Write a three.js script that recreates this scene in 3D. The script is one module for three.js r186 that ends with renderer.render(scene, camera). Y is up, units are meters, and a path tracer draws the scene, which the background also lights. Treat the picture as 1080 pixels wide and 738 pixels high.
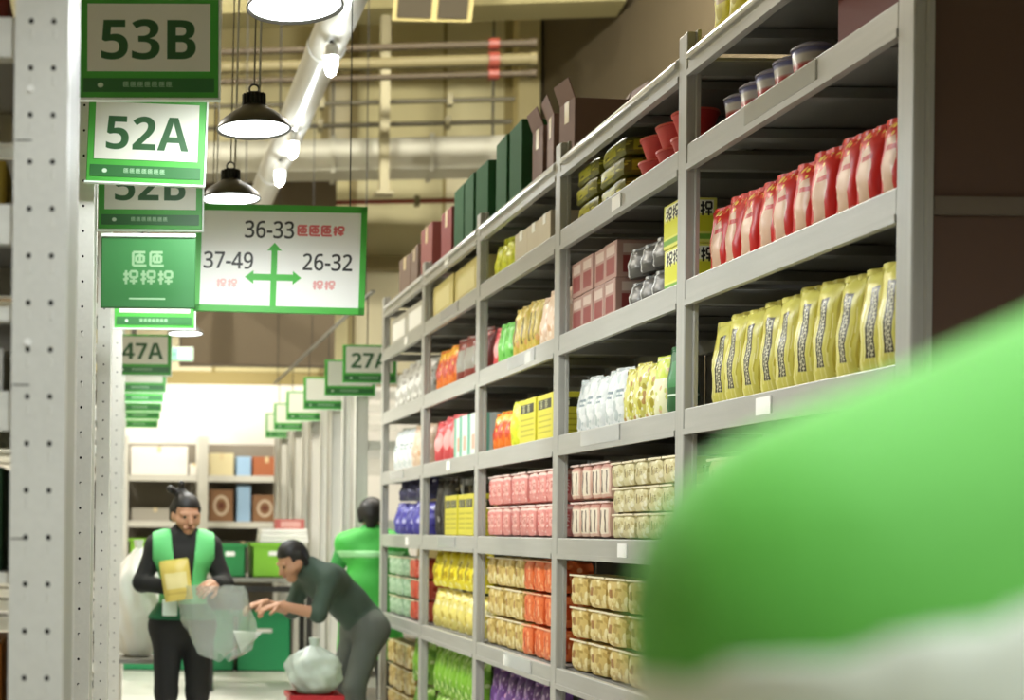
import * as THREE from 'three';
import { RoundedBoxGeometry } from 'three/addons/geometries/RoundedBoxGeometry.js';
import { mergeGeometries, mergeVertices } from 'three/addons/utils/BufferGeometryUtils.js';
import { MarchingCubes } from 'three/addons/objects/MarchingCubes.js';
import { RectAreaLightUniformsLib } from 'three/addons/lights/RectAreaLightUniformsLib.js';

// ---------------------------------------------------------------- camera, exposure, large lights
RectAreaLightUniformsLib.init();
const scene = new THREE.Scene();
scene.background = new THREE.Color(0x000000);
const FPX = 1500, VX = 127, VY = 557, EYE = 1.45;         // focal length in pixels of the 1080 x 738 frame, the lens axis lies off centre
const camera = new THREE.PerspectiveCamera(2 * Math.atan(369 / FPX) * 180 / Math.PI, 1080 / 738, 0.05, 60);
camera.position.set(0, EYE, 0);
camera.rotation.set(0, 0, 0.011);
camera.setViewOffset(1080, 738, 540 - VX, 369 - VY, 1080, 738);
camera.focus = 4.6; camera.userData.fStop = 2.7;
scene.add(camera);
const renderer = new THREE.WebGLRenderer({ antialias: true });
renderer.toneMapping = THREE.LinearToneMapping;
renderer.toneMappingExposure = 1.18;
renderer.shadowMap.enabled = true;
const LAMP_CD = 8.0, HIGH_CD = 85;
const LAMP_COLOR = 0xf7fdff, HIGH_COLOR = 0xfff9ea;

// ---------------------------------------------------------------- helpers
let seed = 20240517;
const rnd = () => { seed = (seed * 1664525 + 1013904223) >>> 0; return seed / 4294967296; };
const rr = (a, b) => a + (b - a) * rnd();
const taken = {};
function numbered(n) { const k = taken[n] = (taken[n] ?? -1) + 1; return k ? n + '_' + String(k).padStart(3, '0') : n; }
function mesh(name, geo, mat, parent) {
  const m = new THREE.Mesh(geo, mat); m.name = name; m.castShadow = m.receiveShadow = true; if (parent) parent.add(m); return m;
}
function at(m, x, y, z) { m.position.set(x, y, z); return m; }
function thing(name, label, category, [x, y, z] = [0, 0, 0], turn = 0, group) {
  const o = new THREE.Group(); o.name = numbered(name); o.position.set(x, y, z); o.rotation.y = turn;
  o.userData = { label, category }; if (group) o.userData.group = group; scene.add(o); return o;
}
function structure(name, geo, mat, x = 0, y = 0, z = 0) {
  const m = mesh(name, geo, mat, scene); m.position.set(x, y, z); m.userData.kind = 'structure'; return m;
}
function finish(o, label, category, group) { o.name = numbered(o.name); o.userData.label = label; o.userData.category = category; if (group) o.userData.group = group; scene.add(o); return o; }
const std = (c, roughness = 0.5, metalness = 0, extra = {}) => new THREE.MeshStandardMaterial({ color: c, roughness, metalness, ...extra });
const B = (w, h, d) => new THREE.BoxGeometry(w, h, d);
const boxCache = {};
const RB = (w, h, d, r = 0.004, s = 1) => boxCache[[w, h, d, r, s].map(v => v.toFixed(4))] ??= new RoundedBoxGeometry(w, h, d, s, r);
const cyl = (r1, r2, h, n = 12) => new THREE.CylinderGeometry(r1, r2, h, n);
const V = (x, y, z) => new THREE.Vector3(x, y, z);
function rod(a, b, r, n = 8) {
  const A = V(...a), C = V(...b), d = C.clone().sub(A), g = cyl(r, r, d.length(), n);
  g.applyQuaternion(new THREE.Quaternion().setFromUnitVectors(V(0, 1, 0), d.normalize())); g.translate(...A.add(C).multiplyScalar(0.5).toArray()); return g;
}
const ORD = ['first', 'second', 'third', 'fourth', 'fifth', 'sixth', 'seventh', 'eighth', 'ninth', 'tenth', 'eleventh', 'twelfth'];

// canvas prints (flat ink on sheets and packs)
function canvasTex(w, h, draw) {
  const c = document.createElement('canvas'); c.width = w; c.height = h; const g = c.getContext('2d'); draw(g, w, h);
  const t = new THREE.CanvasTexture(c); t.colorSpace = THREE.SRGBColorSpace; t.anisotropy = 4; return t;
}
function glyph(g, x, y, s, seedv, color, lw = 0.09) {           // one square character of strokes
  let q = seedv * 7919 + 13; const f = () => (q = (q * 16807) % 2147483647) / 2147483647; for (let i = 0; i < 4; i++) f();
  g.strokeStyle = color; g.lineWidth = s * lw; g.lineCap = 'butt';
  const L = (a, b, c, d) => { g.beginPath(); g.moveTo(x + a * s, y + b * s); g.lineTo(x + c * s, y + d * s); g.stroke(); };
  const m = Math.floor(f() * 4);
  if (m === 0) { L(.02, .12, .98, .12); L(.5, .02, .5, .4); L(.15, .4, .85, .4); L(.2, .4, .2, .95); L(.8, .4, .8, .95); L(.2, .66, .8, .66); L(.2, .92, .8, .92); }
  else if (m === 1) { L(.2, .02, .05, .4); L(.16, .3, .16, .97); L(.35, .2, .98, .2); L(.66, .02, .66, .97); L(.38, .5, .95, .5); L(.66, .55, .35, .9); L(.66, .55, .98, .9); }
  else if (m === 2) { L(.04, .3, .4, .3); L(.22, .04, .22, .96); L(.04, .66, .4, .56); L(.5, .1, .95, .1); L(.5, .1, .5, .5); L(.95, .1, .95, .5); L(.5, .5, .95, .5); L(.72, .5, .72, .96); L(.46, .74, .98, .74); }
  else { L(.1, .06, .9, .06); L(.1, .06, .1, .95); L(.1, .95, .98, .95); L(.3, .3, .8, .3); L(.3, .3, .3, .7); L(.8, .3, .8, .7); L(.3, .7, .8, .7); L(.55, .15, .55, .7); }
}
function printMat(base, draw, w = 128, h = 160, roughness = 0.38) {
  return new THREE.MeshStandardMaterial({ color: 0xffffff, roughness, map: canvasTex(w, h, (g) => { g.fillStyle = base; g.fillRect(0, 0, w, h); draw(g, w, h); }) });
}
function speckle(g, w, h, cols, n, s0, s1, sd) {
  let q = sd; const f = () => (q = (q * 16807) % 2147483647) / 2147483647;
  for (let i = 0; i < n; i++) { g.fillStyle = cols[i % cols.length]; const s = s0 + (s1 - s0) * f(); g.beginPath(); g.ellipse(f() * w, f() * h, s, s * (.5 + f()), f() * 3, 0, 7); g.fill(); }
}
function noiseTex(n, lo, hi, sd, blotch = 6) {                   // neutral grain used as a bump or tone map
  let q = sd; const f = () => (q = (q * 16807) % 2147483647) / 2147483647;
  const G = []; for (let i = 0; i < blotch * blotch; i++) G.push(f());
  const d = new Uint8Array(n * n * 4);
  for (let y = 0; y < n; y++) for (let x = 0; x < n; x++) {
    const u = x / n * blotch, v = y / n * blotch, i = Math.floor(u), j = Math.floor(v), a = u - i, b = v - j;
    const gg = (p, r) => G[(r % blotch) * blotch + (p % blotch)], sa = a * a * (3 - 2 * a), sb = b * b * (3 - 2 * b);
    const c = (gg(i, j) * (1 - sa) + gg(i + 1, j) * sa) * (1 - sb) + (gg(i, j + 1) * (1 - sa) + gg(i + 1, j + 1) * sa) * sb;
    const k = Math.round(255 * (lo + (hi - lo) * (c * .6 + f() * .4))), o = (y * n + x) * 4; d[o] = d[o + 1] = d[o + 2] = k; d[o + 3] = 255;
  }
  const t = new THREE.DataTexture(d, n, n); t.magFilter = THREE.LinearFilter; t.wrapS = t.wrapT = THREE.RepeatWrapping; t.colorSpace = THREE.SRGBColorSpace; t.needsUpdate = true; return t;
}

// ---------------------------------------------------------------- shared materials
const M = {
  steel: std(0xafada5, 0.38, 0, { map: noiseTex(128, .93, 1, 77) }),
  post: std(0xdad9d0, 0.42, 0, { map: noiseTex(128, .94, 1, 78) }),
  panelGrey: std(0xa9aa9c, 0.5),
  deck: std(0x8d8b85, 0.55),
  hole: std(0x1d1c1a, 0.8),
  tapewhite: std(0xf4f3ee, 0.3),
  film: new THREE.MeshPhysicalMaterial({ color: 0xf2f2ef, roughness: 0.12, transmission: 0.55, thickness: 0 }),
  card: std(0xf1efe9, 0.6), card2: std(0xd9c79c, 0.3),
  dark: std(0x24231f, 0.6),
  board: std(0x2d6a35, 0.42),
  boardBright: std(0x48a83f, 0.42),
  acrylic: std(0xe8f5ea, 0.15),
  carton: std(0xa98455, 0.8), cartonLight: std(0xcbb287, 0.8), tape: std(0xd9c79c, 0.3),
};

// ================================================================ STRUCTURE: floor, walls, ceiling
const BACK = -18.7, RIGHT = 5.4, LEFT = -6, FRONT = 3.2, TOP = 8.9;
structure('floor', B(RIGHT - LEFT + .4, .2, FRONT - BACK + .4), std(0xf0efe8, 0.3, 0, { map: (() => { const t = noiseTex(256, .93, 1, 5, 8); t.repeat.set(6, 11); return t; })() }), (LEFT + RIGHT) / 2, -.1, (FRONT + BACK) / 2);
structure('ceiling', B(RIGHT - LEFT + .4, .2, FRONT - BACK + .4), std(0xb5a878, 0.8), (LEFT + RIGHT) / 2, TOP + .1, (FRONT + BACK) / 2);
structure('wall_left', B(.2, TOP, FRONT - BACK), std(0xb9ae86, 0.8), LEFT - .1, TOP / 2, (FRONT + BACK) / 2);
structure('wall_right', B(.2, TOP, FRONT - BACK), std(0x4e4431, 0.75), RIGHT + .1, TOP / 2, (FRONT + BACK) / 2);
structure('wall_front', B(RIGHT - LEFT, TOP, .2), std(0x8d8468, 0.8), (LEFT + RIGHT) / 2, TOP / 2, FRONT + .1);
{
  const wb = structure('wall_back', B(RIGHT - LEFT, TOP, .2), std(0x9a8d5c, 0.8), (LEFT + RIGHT) / 2, TOP / 2, BACK - .1);
  const panelM = [std(0xc9c298, 0.75), std(0xbfb78a, 0.75), std(0xd3ccab, 0.75)], mull = std(0x8e8258, 0.7);
  const px = (x) => x - (LEFT + RIGHT) / 2, py = (y) => y - TOP / 2;
  const white = std(0xf1efe8, 0.7);
  at(mesh('lower_panel', B(9, 3.3, .03), white, wb), px(-.6), py(1.7), .115);
  const xs = [-1.6, -.2, 1.2, 2.62, 3.0, 4.2, 5.0], ys = [3.5, 5.02, 6.3, 8.7];
  for (let i = 0; i < xs.length - 1; i++) for (let j = 0; j < ys.length - 1; j++)
    at(mesh('wall_panel', B(xs[i + 1] - xs[i] - .05, ys[j + 1] - ys[j] - .05, .04), panelM[(i * 2 + j) % 3], wb), px((xs[i] + xs[i + 1]) / 2), py((ys[j] + ys[j + 1]) / 2), .12);
  for (const x of [2.62, 3.0]) at(mesh('mullion', B(.09, 5.2, .1), mull, wb), px(x), py(6.1), .15);
  at(mesh('ledge', B(5, .18, .16), mull, wb), px(3), py(4.95), .18);
  const col = structure('wall_column', B(.28, TOP, .3), std(0xc9bd8c, 0.7), 5.22, TOP / 2, BACK + .18);
  col.name = 'trim_1';
  // brown soffit in front of the lit lower wall
  structure('trim_2', B(1.85, 2.5, .3), std(0x6b5f4c, 0.8), 1.62, 4.68, -17.2);
  structure('trim_3', B(2.6, 1.9, .3), std(0x6b5f4c, 0.8), -.66, 4.98, -17.2);
}

// ---------------------------------------------------------------- overhead services
function overhead(name, label, category, build) { const o = thing(name, label, category); build(o); return o; }
overhead('air_duct', 'wide pale galvanised duct running across below the yellow upper wall', 'duct', (o) => {
  o.position.set(2.4, 5.72, -16.4); o.rotation.y = -.12;
  const g = std(0xc6c5b6, 0.75, 0);
  mesh('duct_body', RB(5.4, .36, .5, .01), g, o);
  for (let i = 0; i < 5; i++) at(mesh('flange', B(.05, .42, .56), g, o), -2.2 + i * 1.1, 0, 0);
  for (let i = 0; i < 3; i++) mesh('hanger', rod([-1.8 + i * 1.8, .18, 0], [-1.8 + i * 1.8, 3.1, 0], .012), M.dark, o);
});
const pipeMat = [std(0x3c3220, 0.7), std(0x5f5738, 0.7), std(0x3c3220, 0.7), std(0x4d4834, .5), std(0x4d4834, .5), std(0x8a3524, .5), std(0x77704f, .5)];
[[6.28, .035, 'dark brown pipe highest of the three below the ceiling vent'], [6.12, .06, 'thick olive pipe between two thin brown pipes'], [5.98, .03, 'thin brown pipe lowest of the three below ceiling vent']].forEach(([y, r, label], i) => {
  overhead('ceiling_pipe', label, 'pipe', (o) => {
    o.position.set(2.6, y, -14.2); o.rotation.y = -.12;
    mesh('tube', rod([-2.6, 0, 0], [1.45, 0, 0], r, 12), pipeMat[i], o);
    mesh('coupling', rod([1.0, 0, 0], [1.1, 0, 0], r + .025, 12), std(0x6e2f22, .5), o);
    mesh('end_cap', rod([1.4, 0, 0], [1.46, 0, 0], r + .012, 12), pipeMat[i], o);
  });
});
[[6.22, 'slim dark conduit above the pale duct', 3, -15.9], [6.0, 'slim dark conduit resting along the top of the pale duct', 4, -16.0], [5.5, 'thin red sprinkler pipe under the pale duct', 5, -17.6]].forEach(([y, label, mi, z]) => {
  overhead('conduit', label, 'pipe', (o) => { o.position.set(2.2, y, z); o.rotation.y = -.12; mesh('tube', rod([-2.6, 0, 0], [2.1, 0, 0], .028), pipeMat[mi], o); mesh('bracket', B(.06, .12, .12), pipeMat[6], o); at(mesh('bracket', B(.06, .12, .12), pipeMat[6], o), 1.4, 0, 0); });
});
overhead('ceiling_vent', 'dark square ceiling vent with divided grille', 'vent', (o) => {
  o.position.set(3.15, 6.85, -14.6); o.rotation.set(.45, -.12, 0);
  mesh('frame', B(.8, .3, .06), std(0xb6a870, .7), o);
  at(mesh('grille', B(.34, .24, .05), std(0x3b3320, .7), o), -.19, 0, .03); at(mesh('grille', B(.3, .24, .05), std(0x3b3320, .7), o), .2, 0, .03);
  mesh('drop_duct', B(.7, 2, .25), std(0xb3a670, .8), o).position.set(0, .95, -.2);
});
overhead('ceiling_beam', 'deep olive ceiling beam crossing above the brown pipes', 'beam', (o) => {
  o.position.set(2.9, 7.75, -15.6); o.rotation.y = -.12;
  mesh('web', B(4.9, 1.1, .22), std(0xa9a277, .8), o); at(mesh('flange', B(4.9, .1, .5), std(0x9d956a, .8), o), 0, -.6, 0);
});
overhead('steel_post', 'slim grey upright hanging down to the ledge beside pale duct', 'post', (o) => { o.position.set(2.85, 5.15, -15.62); at(mesh('shaft', B(.1, 1.96, .1), std(0x9c9576, .6), o), 0, .98, 0); mesh('foot_plate', B(.2, .03, .2), std(0x9c9576, .6), o); });
overhead('round_duct', 'shiny round metal duct running away above the aisle', 'duct', (o) => {
  o.position.set(1.2, 4.35, 0); const g = std(0xbdbcb4, 0.3, 0.35);
  mesh('duct_body', rod([0, 0, -3], [0, 0, -17], .11, 24), g, o);
  for (let z = -4; z > -17; z -= 1.5) mesh('joint_ring', rod([0, 0, z - .02], [0, 0, z + .02], .118, 24), g, o);
  for (let z = -5; z > -17; z -= 3) mesh('hanger', rod([0, .1, z], [0, TOP - 4.35, z], .006), M.dark, o);
});
overhead('cable_tray', 'narrow grey cable tray carrying the pendant lamps', 'cable tray', (o) => {
  o.position.set(.486, 4.9, 0); const g = std(0x8a877c, 0.4, 0.5);
  at(mesh('tray', B(.14, .04, 15.6), g, o), 0, 0, -5.9);
  for (let z = 0; z > -13; z -= 3) mesh('hanger', rod([0, .02, z], [0, TOP - 4.9, z], .006), M.dark, o);
});

// ---------------------------------------------------------------- pendant lamps
function lamp(z, label, group) {
  const o = thing('pendant_lamp', label, 'lamp', [.486, 2.955, z], 0, group);
  const shadeG = new THREE.LatheGeometry([[.035, .095], [.05, .085], [.09, .06], [.128, .03], [.14, .006], [.14, 0], [.136, 0], [.124, .026], [.086, .055], [.0, .06]].map(p => new THREE.Vector2(...p)), 32);
  mesh('shade', shadeG, std(0x45423a, 0.45), o);
  mesh('heat_sink', mergeGeometries([cyl(.028, .036, .05, 16).translate(0, .115, 0), ...[0, 1, 2, 3, 4, 5, 6, 7].map(i => B(.004, .045, .09).rotateY(i * Math.PI / 8).translate(0, .112, 0))].map(g => g.toNonIndexed())), M.dark, o);
  at(mesh('diffuser', cyl(.132, .132, .008, 32), new THREE.MeshStandardMaterial({ color: 0xffffff, roughness: .6, emissive: LAMP_COLOR, emissiveIntensity: 5 }), o), 0, .012, 0);
  mesh('hook', new THREE.TorusGeometry(.018, .004, 6, 16).translate(0, .155, 0), M.dark, o);
  mesh('suspension_wire', rod([0, .17, 0], [.02, 1.925, 0], .0035, 6), std(0x6d6a5f, .4, .5), o);
  mesh('power_cord', rod([.02, .13, 0], [.045, 1.925, -.03], .005, 6), std(0xb0ada2, .5), o);
  const s = new THREE.SpotLight(LAMP_COLOR, LAMP_CD, 0, 1.44, .32, 2); s.name = 'lamp_light'; s.position.set(0, .004, 0); s.castShadow = true; s.shadow.radius = 6; s.target.position.set(0, -1, 0); o.add(s, s.target);
}
[[-1.15, 'pendant lamp hanging ahead of the camera, above the view'], [-.05, 'pendant lamp hanging directly over the camera'], [1.1, 'pendant lamp hanging behind the camera'], [-4.1, 'large pendant lamp cut by the top edge beside the 53B sign'],
  [-5.36, 'dark dish pendant lamp right of the 52A sign'], [-6.5, 'dark dish pendant lamp just above the white direction sign'], [-7.8, 'pendant lamp hidden behind the white direction sign'], [-9.68, 'pendant lamp behind the left edge of the direction sign'], [-11, 'small distant pendant lamp above the 47A sign']]
  .forEach(([z, l]) => lamp(z, l, 'pendant lamps along the aisle'));
// added glowing bulbs standing in for white glares on the round duct
[[-8.1, 'added glowing bulb for the glare on round duct at the top edge'], [-9.9, 'upper of two added glowing bulbs for glares on round duct'], [-10.7, 'lower of two added glowing bulbs for glares on round duct']].forEach(([z, label]) => {
  const o = thing('glare_bulb', label, 'lamp', [1.17, 4.165, z], 0, 'added bulbs for glares on the duct');
  mesh('clip', B(.02, .06, .04), M.dark, o).position.y = .04;
  mesh('housing', new THREE.LatheGeometry([[0, .05], [.03, .05], [.045, .03], [.045, -.02]].map(p => new THREE.Vector2(...p)), 16), std(0xd8d6cc, .4), o);
  mesh('bulb', new THREE.SphereGeometry(.042, 16, 10).scale(1, 1.9, 1).translate(0, -.05, 0), new THREE.MeshStandardMaterial({ color: 0xffffff, emissive: LAMP_COLOR, emissiveIntensity: 6 }), o);
  const p = new THREE.PointLight(LAMP_COLOR, 1.5, 0, 2); p.name = 'lamp_light'; p.position.y = -.15; p.castShadow = true; p.shadow.radius = 2; o.add(p);
});
// unseen high-bay lamps added above the frame to light the upper wall
[[1.2, -11.6], [3.9, -11.2], [-2.8, -11]].forEach(([x, z], i) => {
  const o = thing('added_high_bay_lamp', ['added unseen high-bay lamp under the roof above the aisle', 'added unseen high-bay lamp under the roof by the brown wall', 'added unseen high-bay lamp under the roof on the left side'][i], 'lamp', [x, 6.9, z], 0, 'added unseen high-bay lamps');
  mesh('reflector', new THREE.LatheGeometry([[.06, .3], [.12, .25], [.25, 0], [.24, 0], [.11, .24], [0, .25]].map(p => new THREE.Vector2(...p)), 24), std(0x9a9890, .4, .5), o);
  at(mesh('diffuser', cyl(.22, .22, .01, 24), new THREE.MeshStandardMaterial({ color: 0xffffff, emissive: HIGH_COLOR, emissiveIntensity: 5 }), o), 0, .03, 0);
  mesh('stem', rod([0, .3, 0], [0, 2, 0], .015), M.dark, o);
  const s = new THREE.PointLight(HIGH_COLOR, HIGH_CD, 0, 2); s.name = 'lamp_light'; s.position.y = -.01; s.castShadow = true; s.shadow.radius = 8; o.add(s);
});
{ // lamp tube behind the brown soffit, washing the lower back wall
  const o = thing('tube_lamp', 'white tube lamp mounted behind the brown soffit', 'lamp', [1.1, 3.62, -17.5]);
  mesh('fitting', B(2.6, .06, .08), M.card, o).position.y = .04;
  mesh('tube', rod([-1.25, -.01, -.02], [1.25, -.01, -.02], .018, 10), new THREE.MeshStandardMaterial({ color: 0xffffff, emissive: 0xfff6e6, emissiveIntensity: 5 }), o);
  const a = new THREE.RectAreaLight(0xfff6e6, 60, 2.5, .08); a.name = 'lamp_light'; a.position.set(0, -.05, -.06); a.lookAt(0, -1.2, -1.2); o.add(a);
  mesh('mount', B(.04, .3, .04), M.dark, o).position.set(0, .2, .1);
}

// ================================================================ RIGHT RACK
const RX = 1.785, Z0 = 3.22, BAY = 1.3, NB = 5, DEPTH = .6, PW = .07, PT = .045;
const SH = [2.99, 2.69, 2.26, 1.85, 1.43, .90, .24];            // deck heights, top shelf first
{
  const o = thing('storage_rack', 'long pale grey steel storage rack lining the right side of the aisle', 'shelving rack', [RX, 0, 0]);
  const postH = 3.05, pf = RB(PT, postH, PW, .006), lip = B(.012, postH, .02);
  for (let k = 0; k <= NB; k++) {
    const zc = -(Z0 + BAY * k + PW / 2);
    for (const x of [PT / 2, DEPTH - PT / 2]) { const p = at(mesh('upright_post', pf, M.steel, o), x, postH / 2, zc); if (x < .1) { at(mesh('post_lip', lip, M.steel, p), PT / 2 - .012, 0, PW / 2 + .004); } }
    for (let s = 0; s < SH.length; s++) at(mesh('side_rail', RB(DEPTH - 2 * PT, .05, .03, .004), M.steel, o), DEPTH / 2, SH[s] - .05, zc);
  }
  const bl = BAY - PW, beam = RB(.03, .08, bl, .005), step = B(.012, .02, bl), deckG = B(DEPTH - .1, .012, bl), ribG = B(DEPTH - .1, .028, .05);
  const strip = new THREE.CylinderGeometry(.03, .03, bl * .98, 16, 1, false, 0, Math.PI).rotateX(Math.PI / 2).rotateZ(Math.PI / 2).scale(.35, 1, 1); const gloss = new THREE.MeshPhysicalMaterial({ color: 0xe9e9e4, roughness: .14, transmission: .25, thickness: 0 });
  const backM = std(0x6f6a60, .7), lab = B(.004, .05, .09), sleeve = B(.005, .056, .42);
  for (let k = 0; k < NB; k++) {
    const zc = -(Z0 + BAY * k + PW + bl / 2);
    SH.forEach((y, s) => {
      const b = at(mesh('shelf_beam', beam, M.steel, o), .017, y - .04, zc); at(mesh('beam_lip', step, M.steel, b), -.014, -.034, 0);
      if (s === 0) { const st = at(mesh('label_strip', strip, gloss, b), -.015, .004, 0); st.rotation.y = 0; }
      else if ((k + s) % 3 === 1) at(mesh('label_sleeve', sleeve, M.film, b), -.0175, .005, -.1 + .12 * ((k * 3 + s) % 3));
      if ((k * 2 + s) % 3 === 0) at(mesh('price_card', lab, M.card, b), -.0175, .0, .25 - .1 * ((k + s) % 4));
      at(mesh('shelf_beam', beam, M.steel, o), DEPTH - .017, y - .04, zc);
      at(mesh('shelf_deck', deckG, M.deck, o), DEPTH / 2, y - .006, zc);
      for (const dz of [-.4, 0, .4]) at(mesh('deck_rib', ribG, M.deck, o), DEPTH / 2, y - .03, zc + dz);
    });
    at(mesh('back_panel', B(.01, 2.7, bl), backM, o), DEPTH + .006, 1.6, zc);
  }
  at(mesh('end_shade_board', B(DEPTH - 2 * PT, 2.9, .012), std(0x5a4437, .8), o), DEPTH / 2, 1.5, -(Z0 + .012));  // added board, its dark colour stands in for shade in the open rack end
  at(mesh('end_rail', B(DEPTH - 2 * PT, .04, .012), std(0x6b6053, .6), o), DEPTH / 2, 2.2, -(Z0 - .002));  // shelf edge in that shade, dimness put into its colour
}

// ---------------------------------------------------------------- goods: geometry kinds
function pouchGeo(sd) {                                             // unit standing pouch, front +z, base at y 0
  let q = sd * 977 + 5; const f = () => (q = (q * 16807) % 2147483647) / 2147483647; for (let i = 0; i < 5; i++) f();
  const NU = 10, NV = 9, P = [], UV = [], I = [], ph = [f() * 6, f() * 6, f() * 6], lean = (f() - .5) * .06;
  for (const side of [1, -1]) {
    const o = P.length / 3;
    for (let j = 0; j <= NV; j++) for (let i = 0; i <= NU; i++) {
      const u = i / NU, v = j / NV, a = 2 * u - 1;
      const prof = Math.pow(Math.max(0, 1 - Math.pow(v, 3.4)), .7) * Math.min(1, .6 + v * 3), cr = Math.pow(Math.max(0, 1 - Math.pow(Math.abs(a), 2.8)), .6);
      const wr = 1 + .16 * Math.sin(u * 9 + v * 5 + ph[0]) * v + .12 * Math.sin(v * 13 + u * 4 + ph[1]);
      const z = side * .5 * prof * cr * wr + lean * v, w = 1 - .025 * Math.sin(v * 3.1 + ph[2] * .3);
      P.push(a * .5 * w, v * (1 - .018 * Math.abs(Math.sin(a * 4 + ph[2])) * v), z); UV.push(side > 0 ? u : 1 - u, v);
    }
    for (let j = 0; j < NV; j++) for (let i = 0; i < NU; i++) { const a = o + j * (NU + 1) + i, b = a + 1, c = a + NU + 1, d = c + 1; side > 0 ? I.push(a, b, d, a, d, c) : I.push(a, d, b, a, c, d); }
  }
  // closed base
  const o = P.length / 3; for (let i = 0; i <= NU; i++) { P.push(P[i * 3], 0, P[i * 3 + 2]); UV.push(i / NU, 0); }
  const o2 = (NU + 1) * (NV + 1); const ob = P.length / 3; for (let i = 0; i <= NU; i++) { P.push(P[(o2 + i) * 3], 0, P[(o2 + i) * 3 + 2]); UV.push(i / NU, 0); }
  for (let i = 0; i < NU; i++) I.push(o + i, ob + i, ob + i + 1, o + i, ob + i + 1, o + i + 1);
  const g = new THREE.BufferGeometry(); g.setAttribute('position', new THREE.Float32BufferAttribute(P, 3)); g.setAttribute('uv', new THREE.Float32BufferAttribute(UV, 2)); g.setIndex(I); g.computeVertexNormals(); return g;
}
function packetGeo(sd) {                                             // unit plump brick pack, front +z, base at y 0
  let q = sd * 577 + 11; const f = () => (q = (q * 16807) % 2147483647) / 2147483647; for (let i = 0; i < 5; i++) f();
  const g = new THREE.BoxGeometry(1, 1, 1, 6, 5, 3), p = g.attributes.position, a = f() * 6, b = f() * 6;
  for (let i = 0; i < p.count; i++) {
    let x = p.getX(i) * 2, y = p.getY(i) * 2, z = p.getZ(i) * 2;
    const n = Math.pow(Math.abs(x) ** 7 + Math.abs(y) ** 6 + Math.abs(z) ** 7, 1 / 6.6) || 1, m = Math.max(Math.abs(x), Math.abs(y), Math.abs(z)) || 1;
    const k = Math.min(1, m / n * 1.02); x *= k; y *= k; z *= k;
    const wob = .035 * Math.sin(x * 4 + a + y * 2) * Math.cos(y * 3 + b);
    p.setXYZ(i, x * .5 * (1 + wob * .4), y * .5 * (1 + wob) + .5, z * .5 * (1 + wob));
  }
  g.computeVertexNormals(); g.computeBoundingBox(); g.translate(0, -g.boundingBox.min.y, 0); return g;
}
const POUCH = [1, 2, 3, 4].map(pouchGeo), PACK = [1, 2, 3].map(packetGeo);
const scaled = {}; const sg = (arr, nm, i, w, h, t) => scaled[[nm, i % arr.length, w, h, t]] ??= (() => { const g = arr[i % arr.length].clone(); g.scale(w, h, t); g.computeVertexNormals(); return g; })();
const sealG = {}; function sealGeo(w) {
  return sealG[w] ??= (() => { const g = new THREE.BoxGeometry(w, .016, .0025, 12, 1, 1), p = g.attributes.position; for (let i = 0; i < p.count; i++) p.setZ(i, p.getZ(i) + .0035 * Math.sin(p.getX(i) / w * 15)); g.computeVertexNormals(); return g; })();
}
let gi = 0;
function makePouch(name, w, h, t, mat, sealMat) {
  const o = new THREE.Group(); o.name = name; gi++;
  mesh('bag_body', sg(POUCH, 'p', gi, w, h - .012, t), mat, o);
  at(mesh('top_seal', sealGeo(+(w * .96).toFixed(3)), sealMat ?? mat, o), 0, h - .014, 0);
  return o;
}
function makePacket(name, w, h, t, mat, bandMat) {
  const o = new THREE.Group(); o.name = name; gi++;
  mesh('wrapper', sg(PACK, 'k', gi, w, h * .955, t), mat, o);
  if (bandMat) at(mesh('crimped_seam', boxCache['seam' + w + t] ??= B(w * .94, .007, .006), bandMat, o), 0, h * .93, t * .49);
  return o;
}
function makeCarton(name, w, h, t, mat, tapeMat, labelMat) {
  const o = new THREE.Group(); o.name = name;
  at(mesh('carton_body', RB(w, h, t, .004), mat, o), 0, h / 2, 0);
  if (tapeMat) { at(mesh('tape_strip', B(.045, .0015, t * .98), tapeMat, o), 0, h + .0004, 0); at(mesh('tape_strip', B(.045, h * .3, .0015), tapeMat, o), 0, h * .85, t / 2 + .0006); }
  if (labelMat) at(mesh('printed_label', B(w * .72, h * .62, .002), labelMat, o), 0, h * .48, t / 2 + .001);
  if (tapeMat === M.card2) for (const q of [-1, 1]) { const f = at(mesh('open_flap', B(w * .96, .09, .004), mat, o), 0, h + .04, q * (t / 2 + .012)); f.rotation.x = q * .35; }
  return o;
}
function makeBowl(r, h, mat, lid) {
  const o = new THREE.Group(); o.name = 'noodle_bowl';
  mesh('bowl_body', boxCache['bowl' + r + h] ??= new THREE.LatheGeometry([[0, 0], [r * .62, 0], [r * .68, .01], [r * .95, h * .88], [r, h * .9], [r, h * .96], [0, h * .96]].map(p => new THREE.Vector2(...p)), 24), mat, o);
  at(mesh('lid', boxCache['lid' + r] ??= cyl(r * 1.02, r * 1.02, .006, 24), lid, o), 0, h * .975, 0); return o;
}
function makeCup(r, h, mat, lid) {
  const o = new THREE.Group(); o.name = 'drink_cup';
  mesh('cup_body', boxCache['cup' + r + h] ??= new THREE.LatheGeometry([[0, 0], [r * .75, 0], [r * .78, .006], [r, h * .9], [0, h * .9]].map(p => new THREE.Vector2(...p)), 24), mat, o);
  at(mesh('lid', boxCache['cuplid' + r] ??= new THREE.LatheGeometry([[0, .018], [r * .8, .016], [r * 1.06, .008], [r * 1.06, 0], [0, 0]].map(p => new THREE.Vector2(...p)), 24), lid, o), 0, h * .9, 0); return o;
}

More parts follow.
